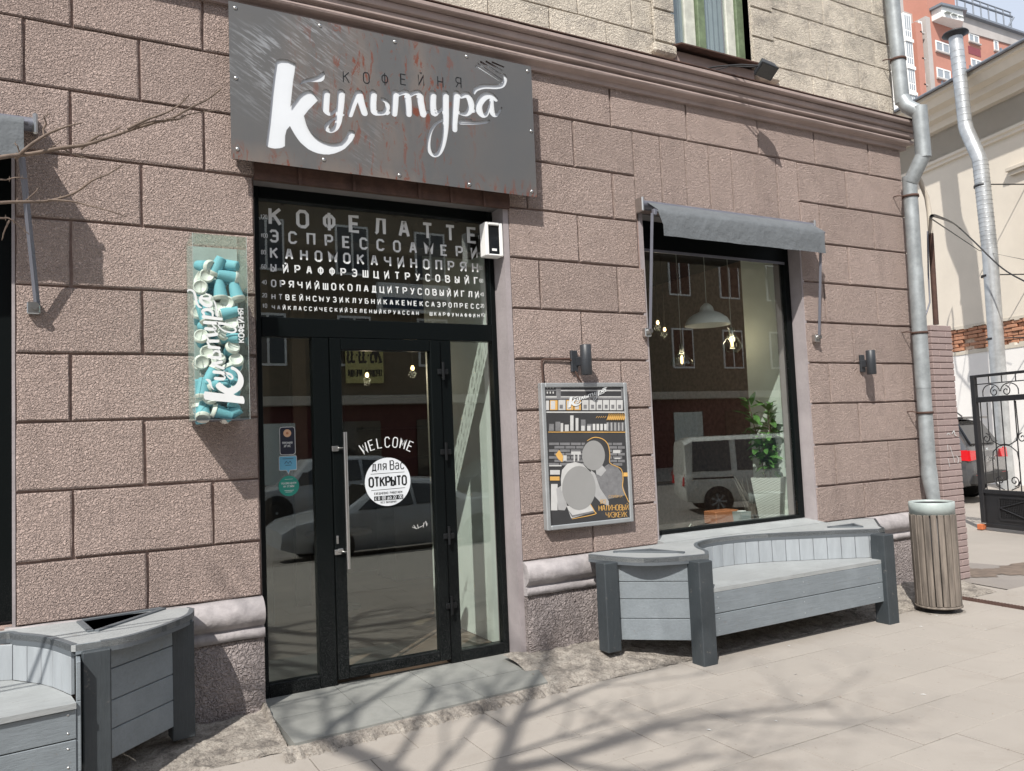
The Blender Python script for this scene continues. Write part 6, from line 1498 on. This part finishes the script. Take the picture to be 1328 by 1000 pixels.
stems = [(Vector((pc.x-.05, pc.y, 1.0)), Vector((pc.x-.20, pc.y+.03, 1.80))), (Vector((pc.x+.02, pc.y, 1.0)), Vector((pc.x+.04, pc.y+.0, 1.74))), (Vector((pc.x+.04, pc.y+.03, 1.0)), Vector((pc.x+.13, pc.y+.04, 1.52))), (Vector((pc.x, pc.y-.02, 1.0)), Vector((pc.x-.15, pc.y-.06, 1.42)))]
for a, c in stems:
    b = MB(); b.tube([a, (a+c)/2+Vector((.01, .0, 0)), c], .006, 6); obj('stem', b, 'bark', rp)
    k = 46 if c.z > 1.5 else 30
    for i in range(k):
        t = .18+.82*(i/k); p = a+(c-a)*t+Vector((rs.uniform(-.03, .03), rs.uniform(-.03, .03), rs.uniform(-.02, .02)))
        o = bpy.data.objects.new('leaf', protos[i % 4]); C.objects.link(o); o.parent = rp
        o.matrix_local = Matrix.Translation(p-Vector(rp.location)) @ Matrix.Rotation(i*2.4+rs.uniform(-.4, .4), 4, 'Z') @ Matrix.Rotation(-math.radians(rs.uniform(-25, 60) if t < .9 else rs.uniform(30, 80)), 4, 'Y') @ Matrix.Rotation(rs.uniform(-.5, .5), 4, 'X') @ Matrix.Scale(rs.uniform(.85, 1.25), 4)
dg_ = Vector((5.9184, 0.62, 1.0254))
db = thing('dry_bouquet', 'bundle of brown dried leaves standing beside the white planter', 'dried plant', (dg_.x, dg_.y, .616))
for i in range(20):
    b = MB(); a = rs.uniform(-.5, .5); h = rs.uniform(.25, .46); x = dg_.x+rs.uniform(-.07, .07); y = dg_.y+rs.uniform(-.03, .05)
    b.add([(x-.015, y, .62), (x+.015, y, .62), (x+a*h*.4+.03, y+.02, .62+h*.55), (x+a*h, y+.01, .62+h), (x+a*h*.4-.03, y-.02, .62+h*.5)], [(0, 1, 2, 3, 4)]); obj('dry_leaf', b, 'plank_wood', db)
pw = Vector((5.5879, 0.42, 0.7012)); sq = thing('small_pot', 'small pale blue square pot left of the white planter', 'pot', (pw.x, pw.y, .616))
b = MB(); b.add([(pw.x+sx*w, pw.y+sy*w, z) for w, z in ((.052, .616), (.062, .735), (.055, .735), (.05, .70)) for sx, sy in ((-1, -1), (1, -1), (1, 1), (-1, 1))], [[r*4+i, r*4+(i+1) % 4, (r+1)*4+(i+1) % 4, (r+1)*4+i] for r in range(3) for i in range(4)]+[(12, 13, 14, 15)]); obj('pot', b, 'bin_band', sq)
b = MB(); b.lathe([(.054, 0), (.056, .006), (.0001, .008)], (pw.x, pw.y, .737), 4); obj('rim', b, 'white_paint', sq)
ob = Vector((5.5444, 0.6, 0.6934)); b = MB(); b.box(ob.x-.16, ob.x+.14, ob.y-.05, ob.y+.12, .616, .74, 0, .008); tag(obj('terracotta_box', b, 'terra'), 'terracotta coloured box behind the small pale pot', 'box')
for i, (uv, lab) in enumerate((((4.6197, 0.3, 0.662), 'striped black and white seashell shape at the left of the window sill'), ((4.8133, 0.3, 0.6645), 'white flat shell shape beside the striped one on the sill'))):
    b = MB(); x, y, z = uv[0], uv[1], .616
    if i == 0:
        b = MB()
        for k in range(6): b.prism([(x-.05+k*.018, y-.03), (x-.035+k*.018, y-.03), (x-.04+k*.018, y+.03-.006*k), (x-.055+k*.018, y+.03-.006*k)], z+.012, z+.038-k*.004, 'z')
        q = tag(obj('sill_ornament', b, 'white_paint'), lab, 'ornament')
        b = MB(); b.prism([(x-.06, y-.035), (x+.07, y-.02), (x-.06, y+.035)], z, z+.0118, 'z'); obj('ornament_base', b, 'iron', q)
    else:
        b.lathe([(.0001, .028), (.03, .022), (.05, .004), (.0001, 0)], (0, 0, 0), 12); b.xf(Matrix.Translation((x+.03, y, z)) @ Matrix.Diagonal((1.6, .7, 1, 1))); q = tag(obj('sill_ornament', b, 'white_paint'), lab, 'ornament')
        b = MB(); b.tube([(x-.01, y, z+.03), (x+.04, y, z+.075)], .006, 5); b.lathe([(.0001, .018), (.02, .012), (.03, 0)], (x-.03, y, z), 10); obj('ornament_tail', b, 'old_white', q)
# cafe furniture deep inside
for (x, y) in ((2.35, 2.6), (1.5, 3.6)):
    t = thing('cafe_table', 'small dark table seen through the door glass' if x > 2 else 'small dark table deep inside the cafe', 'table', (x, y, -.075))
    b = MB(); b.lathe([(.32, .72), (.32, .75), (.0001, .75)], (x, y, -.075), 28); obj('table_top', b, 'int_brown', t)
    b = MB(); b.lathe([(.2, .0), (.19, .02), (.03, .04), (.03, .72)], (x, y, -.075), 16); obj('leg', b, 'iron', t)

# ------------------------------------------------------------------ trees
def branch(mb, p, d, l, r, depth, rg, spread=.6):
    n = 4; pts = [p]; rr_ = [r]; q = p.copy(); dd = d.copy()
    for i in range(n):
        dd = (dd+Vector((rg.uniform(-.18, .18), rg.uniform(-.18, .18), rg.uniform(-.08, .14)))).normalized(); q = q+dd*l/n; pts.append(q.copy()); rr_.append(r*(1-.5*(i+1)/n))
        if depth > 0 and i > 0:
            k = 2 if depth > 2 else rg.choice([1, 2])
            for _ in range(k):
                s_ = Vector((rg.uniform(-1, 1), rg.uniform(-1, 1), rg.uniform(-.4, .8))).normalized()
                branch(mb, q.copy(), (dd+s_*spread*1.3).normalized(), l*rg.uniform(.45, .68), rr_[-1]*.62, depth-1, rg, spread)
    mb.tube(pts, rr_, 5 if depth < 2 else 8, cap=False)
rg = random.Random(21)
tr_ = thing('bare_tree', 'bare spring tree on the pavement behind the viewer, its shadow on the paving', 'tree', (-2.35, -5.75, -.3))
LIMBS = [([(-2.383, -5.8043, 6.06), (-2.2584, -5.5096, 6.26), (-2.0274, -5.1295, 6.56), (-1.7381, -4.7557, 6.86), (-1.4841, -4.4442, 7.16)], 0.1), ([(-2.2584, -5.5096, 6.26), (-2.2132, -5.7946, 6.66), (-2.0727, -6.0317, 7.06), (-1.9315, -6.3013, 7.56), (-1.8119, -6.6505, 7.96), (-1.5226, -7.1001, 8.36)], 0.085), ([(-2.2372, -5.4802, 5.66), (-2.6249, -4.8612, 6.06), (-2.9107, -4.6512, 6.36), (-2.7494, -4.4626, 6.66), (-2.484, -4.2594, 7.06)], 0.1), ([(-2.0274, -5.1295, 6.56), (-1.7454, -5.1489, 6.86), (-1.4669, -5.1848, 7.16), (-1.2548, -5.2978, 7.36)], 0.05), ([(-2.2132, -5.7946, 6.66), (-2.2984, -6.3374, 7.06), (-2.3097, -6.8653, 7.46), (-2.228, -7.072, 7.86)], 0.05), ([(-2.383, -5.8043, 6.06), (-2.2231, -6.1577, 6.46), (-2.0144, -6.3217, 6.86), (-1.8639, -6.5632, 7.26)], 0.06), ([(-2.2372, -5.4802, 5.66), (-2.514, -5.3356, 6.16), (-2.4927, -5.2732, 6.66), (-2.2376, -4.908, 7.06)], 0.055)]
tb = MB(); top = Vector(LIMBS[0][0][0]); bot = Vector((-2.35, -5.75, -.35)); tb.tube([bot, bot+Vector((.05, .03, 1.6)), (bot+top)/2+Vector((.1, 0, .3)), top-Vector((0, 0, .5)), top], [.24, .19, .17, .14, .12], 12); obj('trunk', tb, 'bark', tr_)
for pts, r in LIMBS:
    mb = MB(); P_ = catmull([tuple(q) for q in pts], 4); n = len(P_); mb.tube([Vector(q) for q in P_], [.72*r*(1-.8*i/n) for i in range(n)], 7)
    for i in range(3, n, 1):
        dd = (Vector(P_[i])-Vector(P_[i-1])).normalized(); s_ = Vector((rg.uniform(-1, 1), rg.uniform(-1, 1), rg.uniform(-.5, .8))).normalized()
        if rg.random() < .38: branch(mb, Vector(P_[i]), (dd+s_*.9).normalized(), rg.uniform(.5, 1.1), max(.010, r*(1-.78*i/n)*.36), 2, rg, .7)
    obj('limb', mb, 'bark', tr_)
# slender branches reaching in from the left
sb2 = thing('street_sapling', 'slender bare tree whose twigs reach in at the left edge', 'tree', (-3.6, -1.75, PAV))
b = MB(); b.tube([(-3.6, -1.75, PAV), (-3.58, -1.74, 1.4), (-3.5, -1.7, 2.3), (-3.45, -1.7, 4.2)], [.07, .06, .05, .025], 10); obj('trunk', b, 'bark', sb2)
TW = [([(-0.371, -1.6, 2.629), (-0.2217, -1.6, 2.7005), (-0.1179, -1.6, 2.7396), (-0.0106, -1.6, 2.7706), (0.0723, -1.6, 2.7888), (0.1575, -1.6, 2.8338), (0.2511, -1.6, 2.8909), (0.3503, -1.6, 2.94), (0.3964, -1.6, 2.961), (0.4909, -1.6, 3.0281), (0.5555, -1.6, 3.0774), (0.6116, -1.6, 3.126)], 0.0108), ([(0.2304, -1.6, 2.8777), (0.305, -1.6, 2.9328), (0.3814, -1.6, 2.9824), (0.4345, -1.6, 3.0289), (0.4758, -1.6, 3.074)], 0.0068000000000000005), ([(0.2451, -1.6, 2.8867), (0.2989, -1.6, 2.9218), (0.381, -1.6, 2.9517), (0.4586, -1.6, 2.9676)], 0.0048000000000000004), ([(-0.1702, -1.6, 2.7168), (-0.1178, -1.6, 2.7617), (-0.0591, -1.6, 2.8209), (0.0035, -1.6, 2.856), (0.0618, -1.6, 2.8974)], 0.008), ([(-0.0698, -1.6, 2.8097), (-0.0751, -1.6, 2.847), (-0.0643, -1.6, 2.8709), (-0.0722, -1.6, 2.8888), (-0.048, -1.6, 2.9023)], 0.0048000000000000004), ([(-0.1572, -1.6, 2.7373), (-0.165, -1.6, 2.7612), (-0.1753, -1.6, 2.7721)], 0.0032), ([(-0.0647, -1.6, 2.7629), (-0.0241, -1.6, 2.7878), (-0.0104, -1.6, 2.809)], 0.0032), ([(0.0583, -1.6, 2.7804), (0.1147, -1.6, 2.8275), (0.1635, -1.6, 2.8675), (0.21, -1.6, 2.8912)], 0.00560000000), ([(0.381, -1.6, 2.9517), (0.4336, -1.6, 2.967), (0.4747, -1.6, 2.9977), (0.6035, -1.6, 3.04)], 0.00560000000), ([(-0.3707, -1.6, 2.4851), (-0.2218, -1.6, 2.519), (-0.1184, -1.6, 2.5363), (-0.0601, -1.6, 2.5551), (0.0295, -1.6, 2.5937), (0.0993, -1.6, 2.6436), (0.1563, -1.6, 2.6896), (0.2144, -1.6, 2.7398)], 0.0092), ([(-0.0601, -1.6, 2.5551), (0.0156, -1.6, 2.5603), (0.0707, -1.6, 2.5535), (0.1549, -1.6, 2.5236), (0.2209, -1.6, 2.5107)], 0.0048000000000000004), ([(-0.1446, -1.6, 2.5334), (-0.1052, -1.6, 2.5689), (-0.0919, -1.6, 2.5892)], 0.0032), ([(-0.3218, -1.6, 2.4751), (-0.2218, -1.6, 2.4608), (-0.1912, -1.6, 2.4577), (-0.1577, -1.6, 2.4332), (-0.124, -1.6, 2.4053)], 0.0048000000000000004), ([(-0.1912, -1.6, 2.4577), (-0.2066, -1.6, 2.4164), (-0.2168, -1.6, 2.3789)], 0.004), ([(-0.3466, -1.6, 2.6321), (-0.2217, -1.6, 2.6234), (-0.1704, -1.6, 2.6235), (-0.1313, -1.6, 2.6346)], 0.004), ([(-0.0106, -1.6, 2.7706), (0.0304, -1.6, 2.7507), (0.0859, -1.6, 2.7389)], 0.0032)]
for pts, r in TW:
    pts = [Vector(q)+Vector((0, rg.uniform(-.03, .03), 0)) for q in pts]
    if r > .009: pts = [Vector((-3.5, -1.7, pts[0].z-.5)), Vector((-2.2, -1.66, pts[0].z-.25)), Vector((-1.2, -1.62, pts[0].z-.08))]+pts
    P_ = [Vector(q) for q in catmull([tuple(q) for q in pts], 4)]; n = len(P_)
    mb = MB(); mb.tube(P_, [r*(1.5 if q.x < -1 else 1)*(1-.72*max(0, (i/n))) for i, q in enumerate(P_)], 6)
    for i in range(2, n-1, 4):
        if P_[i].x > -.5: mb.lathe([(.0001, -.012), (r*.9*(1-.6*i/n), 0), (.0001, .014)], P_[i], 6)
    obj('twig' if r < .009 else 'branch', mb, 'bark', sb2)

# ------------------------------------------------------------------ yard ground details
b = MB(); pts = [(8.1169, 0.3146), (7.9352, -0.8244), (8.1182, -2.3164), (10.1795, -1.607), (9.2761, -0.1004), (9.0196, 0.9176)]
b.add([(p[0], p[1], PAV-.004) for p in pts], [list(range(6))]); obj('asphalt_patch', b, 'asphalt', kind='structure')
M['wet'] = simple('damp_earth', (.15, .115, .09), .6, var=.35, vscale=9, bs=.5, bscale=30)
for poly in [[(8.3802, 0.1341), (8.3355, -0.0786), (8.4856, -0.2174), (8.707, -0.1712), (8.7495, -0.4614), (9.6767, 0.0311), (9.3098, 0.0849), (8.9628, 0.0576), (8.8065, 0.1364), (8.774, 0.3804)]]:
    mb = MB(); pl = []
    for a, c in zip(poly, poly[1:]+poly[:1]):
        for k in range(6): t = k/6; pl.append((a[0]+(c[0]-a[0])*t+random.uniform(-.05, .05), a[1]+(c[1]-a[1])*t+random.uniform(-.03, .03)))
    tri = tessellate_polygon([[Vector((p[0], p[1], 0)) for p in pl]]); mb.add([(p[0], p[1], PAV+.001) for p in pl], [list(t) for t in tri]); obj('damp_patch', mb, 'wet', kind='structure')
gr0, gr1 = [(7.2776, -0.4421), (7.2487, -1.2899)]
ch_ = thing('drain_channel', 'narrow rusty drain channel grating across the paving at the right', 'drain', (gr0[0], gr0[1], PAV))
dv_ = Vector((gr1[0]-gr0[0], gr1[1]-gr0[1], 0)); L_ = dv_.length*1.6; an = math.atan2(dv_.y, dv_.x)
b = MB(); b.box(0, L_, -.06, .06, -.01, .004); b.xf(Matrix.Translation((gr0[0], gr0[1], PAV)) @ Matrix.Rotation(an, 4, 'Z')); obj('channel_body', b, 'rust', ch_)
b = MB()
for i in range(int(L_/.03)): b.box(i*.03, i*.03+.014, -.05, .05, .0042, .009)
b.xf(Matrix.Translation((gr0[0], gr0[1], PAV)) @ Matrix.Rotation(an, 4, 'Z')); q_ = obj('grating', b, 'rust', ch_); q_['kind'] = 'stuff'
